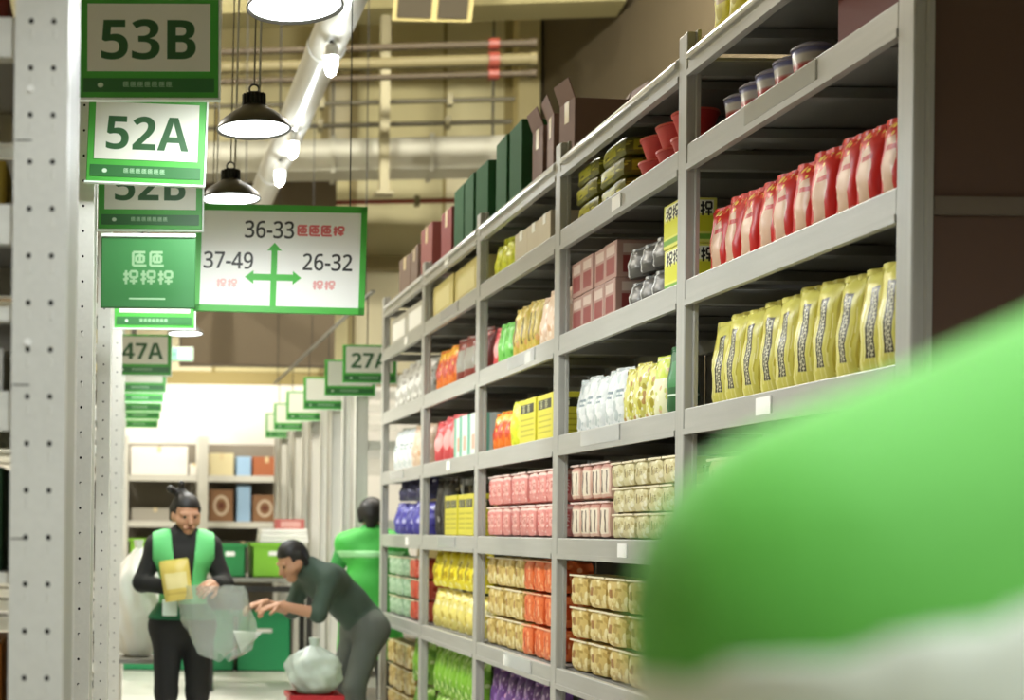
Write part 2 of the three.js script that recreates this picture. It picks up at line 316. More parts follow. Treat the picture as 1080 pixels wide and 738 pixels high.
// ---------------------------------------------------------------- prints
const K = {};
K.red = printMat('#c9211a', (g, w, h) => { g.fillStyle = '#cfa98c'; g.beginPath(); g.moveTo(w * .24, h * .26); g.lineTo(w * .6, h * .2); g.lineTo(w * .68, h * .5); g.lineTo(w * .6, h * .9); g.lineTo(w * .26, h * .93); g.lineTo(w * .2, h * .6); g.fill(); speckle(g, w * .66, h, ['#c99d7e', '#e0c4aa', '#b0402e'], 12, 4, 10, 29); g.fillStyle = '#c9211a'; g.fillRect(w * .7, 0, w * .3, h); g.fillRect(0, 0, w * .16, h); g.fillStyle = '#b31610'; g.fillRect(w * .3, h * .32, w * .4, 10); speckle(g, w, h * .2, ['#f0d060', '#e85038'], 20, 3, 8, 31); });
K.redSeal = std(0xd83a2a, .3);
K.yellow = printMat('#d2c95e', (g, w, h) => { for (let i = 0; i < 22; i++) { g.fillStyle = ['#e0d98c', '#bdb03a', '#e6e0a4'][i % 3]; g.fillRect((i * 37) % w, (i * 53) % h * .5, 3 + (i % 4) * 2, h * (.25 + (i % 5) * .1)); } g.fillStyle = '#3a3526'; g.fillRect(w * .36, h * .16, w * .27, h * .68); for (let i = 0; i < 5; i++) glyph(g, w * .4, h * (.18 + i * .13), w * .19, 11 + i, '#cfc9a8', .12); g.fillStyle = '#b8a93a'; g.fillRect(w * .1, h * .1, 6, h * .8); g.fillRect(w * .86, h * .1, 6, h * .8); });
K.yellowSeal = std(0xe2d96f, .3);
K.lemon = printMat('#e6dc1c', (g, w, h) => { speckle(g, w, h, ['#f2ea3c', '#d2c512', '#f5ef7a'], 30, 6, 20, 43); g.fillStyle = '#b9962a'; g.fillRect(w * .28, h * .35, w * .44, h * .25); });
K.neon = printMat('#dfe234', (g, w, h) => { speckle(g, w, h, ['#eef06a', '#c8cc1e'], 30, 6, 18, 47); });
K.olive = printMat('#6b6a1e', (g, w, h) => { g.fillStyle = '#b5b12c'; g.fillRect(w * .16, h * .2, w * .5, h * .55); speckle(g, w, h, ['#8f8e2c', '#4f501c', '#c7c24a'], 18, 5, 13, 53); });
K.pinkbox = printMat('#a98478', (g, w, h) => { g.fillStyle = '#c9b3a6'; g.fillRect(w * .15, h * .1, w * .7, h * .25); g.fillStyle = '#8a3a36'; g.fillRect(w * .15, h * .42, w * .7, h * .45); }, 96, 96);
K.grey = printMat('#55524e', (g, w, h) => { g.fillStyle = '#c9c8c4'; g.fillRect(w * .08, h * .05, w * .16, h * .9); g.fillStyle = '#7d7a76'; g.fillRect(w * .4, h * .3, w * .4, h * .4); });
K.yw = printMat('#e2e06a', (g, w, h) => { g.fillStyle = '#f3f2d6'; g.fillRect(w * .1, h * .05, w * .8, h * .3); for (let i = 0; i < 2; i++) glyph(g, w * (.14 + i * .38), h * .07, w * .34, 21 + i, '#1e1d16', .14); g.fillStyle = '#d8d630'; g.fillRect(0, h * .4, w, h * .35); g.fillStyle = '#76a93a'; g.fillRect(0, h * .8, w, h * .12); }, 96, 96);
K.white = printMat('#dfe2df', (g, w, h) => { speckle(g, w, h, ['#f1f2f0', '#c3cbc9', '#e9ecea'], 40, 4, 16, 59); g.fillStyle = '#8c9aa0'; g.fillRect(w * .3, h * .35, w * .4, h * .05); g.fillRect(w * .35, h * .45, w * .3, h * .04); });
K.pattern = printMat('#d3cd6c', (g, w, h) => { speckle(g, w, h, ['#ecebc0', '#a99a2c', '#e4dd58', '#b58a4a', '#f3f0d8'], 60, 4, 12, 61); });
K.creamgreen = printMat('#e6e3ba', (g, w, h) => { g.fillStyle = '#bccb3c'; g.fillRect(0, 0, w, h * .35); speckle(g, w, h, ['#d9b58a', '#f4f2da', '#c9cf6a'], 30, 4, 9, 67); });
K.dgreen = printMat('#1e5a2c', (g, w, h) => { g.fillStyle = '#d6e6d2'; g.fillRect(0, h * .7, w, 5); g.fillStyle = '#2f7a3c'; g.fillRect(w * .2, h * .2, w * .6, h * .4); });
K.pink = printMat('#d88b84', (g, w, h) => { g.fillStyle = '#ecc6bc'; g.fillRect(0, h * .05, w, h * .12); g.fillStyle = '#c65b58'; g.fillRect(w * .1, h * .25, w * .3, h * .5); g.fillStyle = '#e8b2a6'; g.fillRect(w * .5, h * .3, w * .35, h * .4); glyph(g, w * .14, h * .3, w * .24, 31, '#f3d8d0'); glyph(g, w * .55, h * .34, w * .25, 32, '#a84a48'); speckle(g, w, h, ['#f0d4cc', '#c97a74'], 16, 3, 7, 71); }, 128, 112);
K.pinkbrown = printMat('#d9b3a0', (g, w, h) => { g.fillStyle = '#e9dcc8'; g.fillRect(w * .1, h * .2, w * .8, h * .7); g.fillStyle = '#5c4438'; g.fillRect(w * .2, h * .25, w * .12, h * .6); g.fillRect(w * .62, h * .25, w * .1, h * .6); g.fillStyle = '#c48a7c'; g.fillRect(0, 0, w, h * .15); }, 128, 112);
K.cream = printMat('#d7cc9c', (g, w, h) => { speckle(g, w, h, ['#e8e0ba', '#c2b27c', '#efe9cf'], 26, 5, 14, 73); g.fillStyle = '#7d6a3c'; g.fillRect(w * .3, h * .3, w * .08, h * .35); glyph(g, w * .5, h * .35, w * .25, 41, '#8a7748'); }, 128, 112);
K.tan = printMat('#cbb067', (g, w, h) => { speckle(g, w, h, ['#dcc98a', '#b4964c', '#e4d7a4'], 36, 5, 15, 79); g.fillStyle = '#9a6a34'; g.fillRect(w * .2, h * .35, w * .16, h * .25); g.fillStyle = '#a88a3c'; g.fillRect(w * .5, h * .3, w * .3, h * .08); }, 128, 112);
K.orange = printMat('#dd6a34', (g, w, h) => { speckle(g, w, h, ['#e98a52', '#c9501e', '#f0a878'], 24, 4, 10, 83); g.fillStyle = '#b83f18'; g.fillRect(w * .3, h * .25, w * .1, h * .5); g.fillStyle = '#efb48c'; g.fillRect(w * .6, h * .4, w * .08, h * .3); }, 128, 112);
K.orangebag = printMat('#e2741c', (g, w, h) => { g.fillStyle = '#f0b030'; g.fillRect(0, 0, w, h * .22); g.fillStyle = '#c03a12'; g.fillRect(w * .2, h * .3, w * .5, h * .4); speckle(g, w, h, ['#f4c860', '#d4581c'], 14, 4, 10, 85); });
K.purple = printMat('#5c3478', (g, w, h) => { speckle(g, w, h, ['#8a68a8', '#3c1f58', '#b39ac4', '#d7a8c0'], 26, 4, 14, 89); });
K.lime = printMat('#7fb437', (g, w, h) => { speckle(g, w, h, ['#a6d06a', '#5c9222', '#cfe3a0', '#6da22c'], 34, 4, 14, 97); });
K.green = printMat('#6cc04e', (g, w, h) => { speckle(g, w, h, ['#a3dc8c', '#4ba034'], 18, 5, 14, 101); });
K.gold = printMat('#c9b04a', (g, w, h) => { speckle(g, w, h, ['#e2d28a', '#8f7b26', '#d9a860'], 40, 4, 12, 103); g.fillStyle = '#6b5c20'; g.fillRect(w * .4, h * .2, w * .18, h * .55); });
K.peach = printMat('#dcc0a4', (g, w, h) => { speckle(g, w, h, ['#ecdcca', '#cfa07a', '#e5cdb8'], 30, 4, 12, 107); });
K.redpink = printMat('#d24a4e', (g, w, h) => { g.fillStyle = '#e9a6a2'; g.beginPath(); g.ellipse(w / 2, h * .5, w * .3, h * .25, 0, 0, 7); g.fill(); });
K.maroon = printMat('#7d2a22', (g, w, h) => { g.fillStyle = '#9b978c'; g.fillRect(w * .15, h * .25, w * .7, h * .5); });
K.yellowbox = printMat('#cfc53a', (g, w, h) => { g.fillStyle = '#2f2e1c'; g.fillRect(w * .1, h * .12, w * .8, h * .2); glyph(g, w * .2, h * .13, h * .17, 51, '#e5e2b0'); glyph(g, w * .5, h * .13, h * .17, 52, '#e5e2b0'); g.fillStyle = '#a89e24'; for (let i = 0; i < 4; i++) g.fillRect(w * .1, h * (.45 + i * .12), w * .8, 4); }, 128, 128);
K.teal = printMat('#dfe6df', (g, w, h) => { g.fillStyle = '#6fb39a'; g.fillRect(0, 0, w * .35, h); g.fillStyle = '#d9a890'; g.fillRect(w * .5, h * .5, w * .35, h * .35); }, 96, 96);
K.blue = printMat('#4640a0', (g, w, h) => { speckle(g, w, h, ['#7a78c8', '#2b2672', '#b9b8de'], 22, 4, 13, 109); });
K.navy = printMat('#23204e', (g, w, h) => { speckle(g, w, h, ['#34306a', '#17153a'], 12, 4, 13, 111); });
K.sunny = printMat('#e5d428', (g, w, h) => { speckle(g, w, h, ['#f4ec6a', '#b79a14', '#f1e9a0'], 26, 4, 14, 113); g.fillStyle = '#8f7c14'; g.fillRect(w * .3, h * .3, w * .12, h * .4); });
K.paleyellow = printMat('#ddcf74', (g, w, h) => { speckle(g, w, h, ['#efe7b8', '#c0a83c', '#e8d870'], 34, 4, 13, 127); });
K.mint = printMat('#a9c7a6', (g, w, h) => { speckle(g, w, h, ['#d3e2cc', '#86ad84'], 20, 4, 10, 131); }, 96, 80);
K.redpack = printMat('#cf5a44', (g, w, h) => { speckle(g, w, h, ['#e08a76', '#b03a26'], 14, 4, 10, 137); }, 96, 80);
K.greywhite = printMat('#bdbab2', (g, w, h) => { speckle(g, w, h, ['#dcdad4', '#908a80', '#e9e7e0'], 30, 5, 16, 139); });
K.blackbag = printMat('#2e2a28', (g, w, h) => { speckle(g, w, h, ['#55504c', '#8b8580'], 10, 4, 9, 141); });
K.bowlred = std(0xcf3a3a, .4); K.bowlLid = std(0xe0635a, .35);
K.cupwhite = printMat('#e6e4ea', (g, w, h) => { g.fillStyle = '#c33a44'; g.fillRect(0, h * .35, w, h * .3); g.fillStyle = '#8a8fc8'; g.fillRect(0, h * .1, w, h * .18); }, 96, 64);
K.cupLid = std(0xb6b3cf, .25);
const seam = std(0xeee2c0, .3), seamPink = std(0xf2d9d0, .3), seamOrange = std(0xf3b68e, .3);

// ---------------------------------------------------------------- goods: placing
const BAYN = ['nearest bay', 'second bay', 'middle bay', 'fourth bay', 'farthest bay'];
const SHN = ['top shelf', 'second shelf', 'third shelf', 'fourth shelf', 'fifth shelf', 'sixth shelf', 'bottom shelf'];
const bayBase = (b) => Z0 + BAY * b + PW;
// desc, category, builder(w, h, t), bay, shelf, near u, pitch, count, tiers, size [h, t], options
function row(desc, category, build, bay, shelf, u0, pitch, n, tiers, h, t, opt = {}) {
  const { back = .0, jitter = .012, stagger = 0, tilt = .06, gap = .004, dy = 0, yaw = build.pouch ? .3 : 0 } = opt;
  const w = +(pitch * .915 - gap).toFixed(3), step = opt.step ?? h;
  for (let k = 0; k < tiers; k++) for (let i = 0; i < n - (stagger ? k : 0); i++) {
    const o = build(w, h, t, i, k);
    const u = .085 + (u0 + pitch * (i + .5)) * .915;
    o.position.set(RX + .036 + back + t / 2 + (yaw ? .018 : 0) + rnd() * jitter, SH[shelf] + .001 + k * step + dy, -(bayBase(bay) + u));
    o.rotation.set(0, -Math.PI / 2 + yaw + (rnd() - .5) * tilt, 0);
    if (build.pouch) { const q = rr(.93, 1.03); o.scale.y = tiers > 1 ? Math.min(q, 1) : q; if (tiers === 1 && !dy) { o.rotation.order = 'YXZ'; o.rotation.z = rr(-.03, .03); o.position.y += w / 2 * Math.sin(Math.abs(o.rotation.z)) + .001; } }
    const tier = tiers > 1 ? (tiers === 2 ? ['lower', 'upper'] : ['lowest', 'middle', 'highest', 'topmost'])[k] + ' tier, ' : '';
    const which = n > 1 ? ORD[i] + ' from right, ' : '';
    finish(o, `${desc}, ${tier}${which}${SHN[shelf]}, ${BAYN[bay]}`, category, `${desc} row`);
  }
}
const P = (name, mat, seal) => { const f = (w, h, t) => makePouch(name, w, h, t, mat, seal); f.pouch = true; return f; };
const Q = (name, mat, sm) => (w, h, t) => makePacket(name, w, h, t, mat, sm);
const C = (name, mat, tape, label) => (w, h, t) => makeCarton(name, w, h, t, mat, tape, label);
// nearest bay
row('lemon yellow snack pouch', 'pouch', P('snack_pouch', K.lemon), 0, 0, .8, .145, 3, 1, .3, .09);
row('dark red carton with pale edge', 'carton', C('carton', std(0x6b2320, .7), M.card), 0, 1, .06, .32, 1, 1, .19, .3, { back: .04 });
row('white and red drink cup with lilac lid', 'cup', (w, h, t) => makeCup(w / 2, h, K.cupwhite, K.cupLid), 0, 1, .58, .125, 5, 1, .12, .12, { gap: .012, back: .03 });
row('red snack pouch with cream panel', 'pouch', P('snack_pouch', K.red, K.redSeal), 0, 2, .015, .121, 10, 1, .225, .075, { tilt: .22 });
row('yellow noodle pouch with dark stripe', 'pouch', P('noodle_pouch', K.yellow, K.yellowSeal), 0, 3, .01, .121, 10, 1, .29, .09, { tilt: .16 });
row('cream packet', 'packet', Q('snack_packet', K.cream, seam), 0, 4, .03, .19, 6, 2, .13, .16);
row('tan packet with pale seam', 'packet', Q('snack_packet', K.tan, seam), 0, 5, .03, .19, 6, 3, .125, .18);
// second bay
row('red noodle bowl', 'bowl', (w, h, t) => makeBowl(w / 2, h, K.bowlred, K.bowlLid), 1, 1, .02, .17, 3, 2, .085, .16, { back: .01 });
row('olive and yellow packet', 'packet', Q('snack_packet', K.olive), 1, 1, .58, .31, 2, 3, .075, .2);
row('yellow and white printed box', 'box', C('printed_box', K.yw), 1, 2, .012, .17, 1, 2, .15, .12, { step: .151, back: .01, tilt: 0 });
row('dark grey pouch with white edge', 'pouch', P('snack_pouch', K.grey), 1, 2, .22, .125, 3, 2, .115, .07, { step: .119 });
row('dusty pink printed box', 'box', C('printed_box', K.pinkbox), 1, 2, .65, .145, 4, 2, .14, .16, { tilt: .04, step: .141 });
row('dark green pouch with white line', 'pouch', P('snack_pouch', K.dgreen), 1, 3, .02, .15, 1, 1, .23, .07);
row('cream and lime pouch', 'pouch', P('snack_pouch', K.creamgreen), 1, 3, .18, .125, 1, 1, .22, .07);
row('yellow mottled pouch', 'pouch', P('snack_pouch', K.pattern), 1, 3, .31, .11, 3, 1, .22, .07, { tilt: .2 });
row('crumpled white pouch', 'pouch', P('snack_pouch', K.white), 1, 3, .65, .115, 5, 1, .225, .08, { tilt: .35 });
row('cream packet with pale seam', 'packet', Q('snack_packet', K.cream, seam), 1, 4, .02, .135, 5, 3, .095, .17);
row('dusty rose and cream pack', 'packet', Q('snack_packet', K.pinkbrown, seamPink), 1, 4, .71, .125, 4, 2, .15, .17);
row('tan packet with pale seam', 'packet', Q('snack_packet', K.tan, seam), 1, 5, .02, .235, 5, 3, .13, .18);
row('purple snack pouch', 'pouch', P('snack_pouch', K.purple), 1, 6, .02, .15, 8, 2, .278, .09, { step: .281 });
// middle bay
row('mauve brown carton', 'carton', C('carton', std(0x7d6258, .75), M.card2), 2, 0, .02, .22, 3, 1, .3, .3, { tilt: .25, back: .06, gap: .04 });
row('dark green tall carton', 'carton', C('carton', std(0x234f2b, .95), null), 2, 0, .74, .27, 2, 1, .4, .28, { gap: .02, back: .04, tilt: .1 });
row('pale cream box', 'box', C('printed_box', std(0xcdc0a8, .6), M.card), 2, 1, .1, .2, 3, 1, .14, .2, { tilt: .1 });
row('neon yellow pouch', 'pouch', P('snack_pouch', K.neon), 2, 1, .74, .115, 4, 1, .19, .07, { tilt: .3 });
row('peach and cream pouch', 'pouch', P('snack_pouch', K.peach), 2, 2, .02, .125, 3, 1, .25, .08, { tilt: .2 });
row('gold pouch with dark stripe', 'pouch', P('snack_pouch', K.gold), 2, 2, .41, .105, 4, 1, .25, .08, { tilt: .2 });
row('bright green pouch', 'pouch', P('snack_pouch', K.green), 2, 2, .84, .135, 2, 1, .21, .08);
row('red snack pouch', 'pouch', P('snack_pouch', K.redpink), 2, 2, 1.115, .11, 1, 1, .21, .07);
row('yellow box with dark heading', 'box', C('printed_box', K.yellowbox), 2, 3, .05, .27, 2, 1, .2, .2, { tilt: .04 });
row('lemon yellow pouch', 'pouch', P('snack_pouch', K.neon), 2, 3, .61, .125, 2, 1, .22, .08, { tilt: .3 });
row('orange pouch', 'pouch', P('snack_pouch', K.orangebag), 2, 3, .87, .115, 3, 1, .19, .08);
row('pink packet with pale seam', 'packet', Q('snack_packet', K.pink, seamPink), 2, 4, .02, .15, 8, 2, .15, .17);
row('orange packet with pale seam', 'packet', Q('snack_packet', K.orange, seamOrange), 2, 5, .02, .165, 3, 3, .145, .18);
row('tan packet with pale seam', 'packet', Q('snack_packet', K.tan, seam), 2, 5, .52, .175, 4, 3, .145, .18);
row('purple snack pouch', 'pouch', P('snack_pouch', K.purple), 2, 6, .02, .15, 8, 2, .278, .09, { step: .281, tilt: .2 });
// fourth bay
row('dark green tall carton', 'carton', C('carton', std(0x234f2b, .95), null), 3, 0, .05, .27, 3, 1, .38, .28, { gap: .02, back: .04, tilt: .1 });
row('brick red carton', 'carton', C('carton', std(0x7d2c26, .7), M.tape), 3, 0, .92, .27, 1, 1, .32, .28, { back: .04 });
row('pale yellow carton', 'carton', C('carton', std(0xcdbf7c, .7), null, std(0xd8cc92, .7)), 3, 1, .04, .58, 2, 1, .19, .3, { tilt: .03 });
row('maroon pouch with grey panel', 'pouch', P('snack_pouch', K.maroon), 3, 2, .05, .2, 3, 1, .25, .1, { tilt: .2 });
row('orange and gold pouch', 'pouch', P('snack_pouch', K.orangebag), 3, 2, .68, .175, 3, 1, .25, .1, { tilt: .2 });
row('white box with teal end', 'box', C('printed_box', K.teal), 3, 3, .08, .18, 3, 1, .22, .2, { tilt: .06 });
row('pinkish red pouch', 'pouch', P('snack_pouch', K.redpink), 3, 3, .65, .185, 3, 1, .26, .1);
row('yellow box with dark heading', 'box', C('printed_box', K.yellowbox), 3, 4, .08, .19, 4, 1, .22, .2, { tilt: .05 });
row('black pouch', 'pouch', P('snack_pouch', K.blackbag), 3, 4, .87, .165, 2, 1, .33, .1);
row('sunny yellow pouch', 'pouch', P('snack_pouch', K.sunny), 3, 5, .02, .2, 6, 1, .23, .11, { dy: .234, tilt: .2 });
row('pale yellow mottled pouch', 'pouch', P('snack_pouch', K.paleyellow), 3, 5, .02, .2, 6, 1, .225, .12, { tilt: .15 });
row('lime green pouch', 'pouch', P('snack_pouch', K.lime), 3, 6, .02, .15, 8, 2, .278, .1, { step: .281, tilt: .25 });
// farthest bay
row('red brown carton', 'carton', C('carton', std(0x84443a, .7), M.tape), 4, 0, .04, .35, 1, 1, .34, .3, { back: .04 });
row('dull brown carton', 'carton', C('carton', std(0x6d5848, .75), M.tape), 4, 0, .42, .36, 2, 1, .28, .3, { back: .04, gap: .03, tilt: .15 });
row('pale grey box', 'box', C('printed_box', std(0xbdbab0, .6), null, M.card), 4, 1, .05, .55, 2, 1, .18, .3, { gap: .03 });
row('grey white pouch', 'pouch', P('snack_pouch', K.greywhite), 4, 2, .03, .23, 5, 1, .27, .1, { tilt: .25 });
row('crumpled white pouch', 'pouch', P('snack_pouch', K.white), 4, 3, .55, .16, 4, 1, .28, .1, { tilt: .25 });
row('peach and cream pouch', 'pouch', P('snack_pouch', K.peach), 4, 3, .03, .17, 3, 1, .28, .1, { tilt: .25 });
row('violet blue pouch', 'pouch', P('snack_pouch', K.blue), 4, 4, .03, .23, 5, 1, .21, .12, { tilt: .2 });
row('navy pouch', 'pouch', P('snack_pouch', K.navy), 4, 4, .03, .3, 3, 1, .14, .12, { dy: .219, tilt: .2 });
row('red packet with pale seam', 'packet', Q('snack_packet', K.redpack, seam), 4, 5, .02, .2, 2, 3, .13, .18);
row('mint green packet with pale seam', 'packet', Q('snack_packet', K.mint, seam), 4, 5, .43, .26, 3, 3, .13, .18);
row('kraft packet with pale seam', 'packet', Q('snack_packet', K.tan, seam), 4, 6, .43, .26, 3, 3, .165, .2);
row('lime green pouch', 'pouch', P('snack_pouch', K.lime), 4, 6, .02, .19, 2, 2, .278, .1, { step: .281, tilt: .25 });

// ================================================================ LEFT RACK ENDS
function perforatedPlate(w, h, cols, pitch, r = .0045, y0 = .03) {
  const s = new THREE.Shape(); s.moveTo(-w / 2, 0); s.lineTo(w / 2, 0); s.lineTo(w / 2, h); s.lineTo(-w / 2, h); s.closePath();
  for (const c of cols) for (let y = y0; y < h - .02; y += pitch) { const p = new THREE.Path(); p.absellipse(c, y, r, r * 1.15, 0, Math.PI * 2, true); s.holes.push(p); }
  return new THREE.ExtrudeGeometry(s, { depth: .003, bevelEnabled: false, curveSegments: 8 });
}
const leftRacks = [[2.5, -.1, .095, 3.05], [4.66, -.098, .07, 3.05], [6.3, -.052, .06, 3.0], [8.1, .0, .06, 3.0], [9.9, .02, .06, 3.0], [11.7, .03, .06, 3.0], [13.5, .04, .06, 3.0]];
const greenBits = ['white perforated steel rack end nearest on the left', 'white rack end behind the nearest left post', 'third white rack end on the left', 'fourth white rack end on the left', 'fifth white rack end on the left', 'sixth white rack end on the left', 'seventh white rack end on the left', 'last white rack end on the left'];
leftRacks.forEach(([z, x, w, h], i) => {
  const o = thing('perforated_rack', greenBits[i], 'shelving rack', [x, 0, -z]);
  const dep = .62, len = 1.3;
  const plate = perforatedPlate(w, h, i ? [0] : [-w * .2, w * .22], .0825, i ? .004 : .0045);
  for (const [zz, nm] of [[0, 'front'], [-dep, 'rear']]) {
    const p = at(mesh('upright_post', plate, M.post, o), -w / 2, 0, zz - (nm === 'front' ? .003 : -.0));
    at(mesh('side_flange', B(.003, h, .07), M.post, p), w / 2 - .0015, h / 2, nm === 'front' ? -.035 : .038);
    at(mesh('side_flange', B(.003, h, .07), M.post, p), -w / 2 + .0015, h / 2, nm === 'front' ? -.035 : .038);
    at(mesh('channel_shade', B(w - .006, h, .002), M.hole, p), 0, h / 2, nm === 'front' ? -.03 : .03);  // near-black plate: shade inside the open channel put into colour
    if (i === 0 && nm === 'front') {
      for (const [sx, y] of [[-.2, 2.22], [-.2, 1.775], [-.2, 1.13]]) mesh('bolt_head', cyl(.0065, .0065, .004, 10).rotateX(Math.PI / 2), M.tapewhite, p).position.set(sx * w, y, .005);
      for (const y of [2.13, 1.7, 1.43, 1.08]) mesh('plate_joint', B(.03, .0022, .001), M.hole, p).position.set(-w / 2 + .017, y, .0032);
      for (let y = .5; y < 2.4; y += .0825) for (const c of [-.2, .22]) mesh('pressed_tab', RB(.006, .016, .002, .0008), M.post, p).position.set(c * w + .001, y + .002, .0035);
    }
    if (i === 1 && nm === 'front') for (let y = .6; y < 2.2; y += .165) mesh('pressed_tab', RB(.006, .016, .002, .0008), M.post, p).position.set(.002, y, .0035);
  }
  at(mesh('end_panel', B(.006, h - .1, dep - .14), M.panelGrey, o), -.004, h / 2 + .03, -dep / 2);
  const ys = i ? [.3, .9, 1.5, 2.1, 2.7] : [2.315, 1.985, 1.826, 1.655, 1.36, .9, .4], hh = i ? [.07, .07, .07, .07, .07] : [.07, .07, .025, .07, .02, .07, .07];
  ys.forEach((y, j) => {
    at(mesh('shelf_beam', B(len, hh[j], .035), M.post, o), -w - len / 2, y, -.03); at(mesh('shelf_beam', B(len, hh[j], .035), M.post, o), -w - len / 2, y, -dep + .03);
    at(mesh('shelf_deck', B(len, .01, dep - .1), M.deck, o), -w - len / 2, y + hh[j] / 2 - .005, -dep / 2);
  });
});
// goods on the nearest left rack
[['amber yellow carton', 0xa88f22, 1.985 + .035, .1], ['dark green carton', 0x1d4a2a, 1.36 + .01, .19], ['orange carton', 0xc97a22, .9 + .035, .3], ['dark red carton', 0x7a2a24, 2.315 + .035, .08]].forEach(([d, c, y, h]) => {
  const o = makeCarton('carton', .34, h, .3, std(c, .6), M.tape); o.position.set(-.1 - .095 - .02 - .17, y + .001, -2.5 - .25); finish(o, `${d} on the nearest left rack`, 'carton', 'cartons on the nearest left rack');
});
{ const o = makeCarton('carton', .34, .082, .3, std(0xe8e8e4, .6), null, printMat('#e9e9e6', (g, w, h) => { for (let i = 0; i < 6; i++) for (let j = 0; j < 2; j++) glyph(g, 8 + i * 20, 10 + j * 28, 18, i + j * 9 + 3, '#4c4c4a', .12); }, 128, 72)); o.position.set(-.385, 1.691, -2.72); finish(o, 'white carton with dark lettering on the nearest left rack', 'carton'); }

// ================================================================ RIGHT RACK ENDS beyond the long rack
[10.8, 12.05, 13.3, 14.55, 15.8].forEach((z, i) => {
  const o = thing('aisle_rack', `${['first', 'second', 'third', 'fourth', 'last'][i]} pale rack end beyond the long right rack`, 'shelving rack', [1.78, 0, -z]);
  const dep = .62, w = .09, h = 2.75, pl = perforatedPlate(.07, h, [0], .1, .006), len = 1.2;
  for (const zz of [0, -dep]) {
    at(mesh('upright_post', B(w, h, .05), M.post, o), w / 2, h / 2, zz);
    const f = at(mesh('post_face', pl, M.post, o), -.004, 0, zz); f.rotation.y = -Math.PI / 2;
  }
  at(mesh('end_panel', B(.01, h - .1, dep - .1), M.steel, o), .03, h / 2 + .04, -dep / 2);
  at(mesh('corner_strip', B(.02, h, .02), M.post, o), -.005, h / 2, -dep / 2);
  for (const y of [.3, .9, 1.5, 2.1, 2.6]) { at(mesh('shelf_beam', B(len, .07, .03), M.post, o), w + len / 2, y, -.0); at(mesh('shelf_deck', B(len, .01, dep - .06), M.deck, o), w + len / 2, y + .03, -dep / 2); }
});

// ================================================================ SIGNS
const SW = .38, SHT = .27, RAIL = 3.12;
function numberTex(txt, panel = '#dfe0d2', ink = '#2c5a32') {
  return canvasTex(256, 128, (g, w, h) => { g.fillStyle = panel; g.fillRect(0, 0, w, h); if (!txt) return; g.fillStyle = ink; g.font = 'bold 104px sans-serif'; g.textAlign = 'center'; g.textBaseline = 'middle'; g.save(); g.translate(w / 2, h / 2 + 4); const m = g.measureText(txt).width; g.scale(Math.min(1.15, 225 / m), 1); g.fillText(txt, 0, 0); g.restore(); });
}
const footTex = canvasTex(256, 32, (g, w, h) => { g.fillStyle = '#2f6b37'; g.fillRect(0, 0, w, h); for (let i = 0; i < 7; i++) glyph(g, 78 + i * 14, 8, 12, i + 60, '#a9c9a6', .14); g.fillStyle = '#c9dfc6'; g.beginPath(); g.arc(34, 16, 6, 0, 7); g.fill(); });
const footMat = new THREE.MeshStandardMaterial({ map: footTex, roughness: .4 });
function numberSign(txt, label, x, y, z, turn, roll = 0, postX) {         // x = centre, y = bottom
  const o = thing('aisle_sign', label, 'sign', [x, y, z], turn, 'green aisle number signs'); o.rotation.z = roll;
  at(mesh('board', RB(SW, SHT, .012, .003), M.boardBright, o), 0, SHT / 2, 0);
  const pm = new THREE.MeshStandardMaterial({ map: numberTex(txt), roughness: .45 });
  at(mesh('number_panel', B(SW * .88, SHT * .68, .016), pm, o), 0, SHT * .61, 0);
  at(mesh('footer_strip', B(SW * .94, SHT * .14, .015), footMat, o), 0, SHT * .13, 0);
  mesh('edge_trim', mergeGeometries([B(SW + .012, .006, .02).translate(0, -.003, 0), B(.006, SHT, .02).translate(SW / 2 + .003, SHT / 2, 0)]), M.acrylic, o);
  if (postX) mesh('hanger_rod', rod([(x < 1 ? .09 : 1.74) - x, SHT, 0], [(x < 1 ? .09 : 1.74) - x, RAIL - y - .006, 0], .004), M.dark, o);
  return o;
}
const pxX = (px, z) => (px - VX) * z / FPX, pxY = (py, z) => EYE + (VY - py) * z / FPX;
numberSign('53B', 'large dim green sign reading 53B at the top left', .064, 2.622, -3.88, 0, 0.008, 1);
numberSign('52A', 'bright green and white sign reading 52A', .066, 2.566, -4.6, .0, -.03, 1);
numberSign('52B', 'dim green sign reading 52B half hidden below the 52A sign', .096, 2.542, -5.2, 0, 0, 1);
{
  const o = thing('zone_sign', 'plain dark green sign with two lines of pale characters', 'sign', [.1, 2.335, -5.72]);
  const t = canvasTex(256, 192, (g, w, h) => { g.fillStyle = '#2f6f38'; g.fillRect(0, 0, w, h); for (let i = 0; i < 2; i++) glyph(g, 82 + i * 48, 36, 42, i + 5, '#84a37d', .17); for (let i = 0; i < 3; i++) glyph(g, 58 + i * 48, 88, 42, i + 15, '#84a37d', .17); g.fillStyle = '#9dbf9a'; g.fillRect(76, 166, 100, 5); });
  at(mesh('board', RB(SW, .285, .012, .003), M.board, o), 0, .142, 0); at(mesh('printed_face', B(SW * .98, .275, .015), new THREE.MeshStandardMaterial({ map: t, roughness: .45 }), o), 0, .142, 0);
  at(mesh('edge_trim', B(SW, .012, .03), M.acrylic, o), 0, .292, 0); mesh('hanger_rod', rod([0, .29, 0], [0, RAIL - 2.335, 0], .004), M.dark, o);  // pale top strip: lamplight on the upper edge of the board, put into colour
}
numberSign('', 'pale sign edge showing directly below the plain green sign', .15, 2.4, -6.75, 0, 0, 1);
numberSign('47A', 'small dim sign reading 47A', .135, 2.475, -9.5, 0, 0, 1);
[10.75, 11.6, 12.5, 13.4, 14.5].forEach((z, i) => numberSign('', `${['first', 'second', 'third', 'fourth', 'last'][i]} distant green sign below the 47A sign`, .14 + i * .01, 2.48, -z, 0, 0, 1));
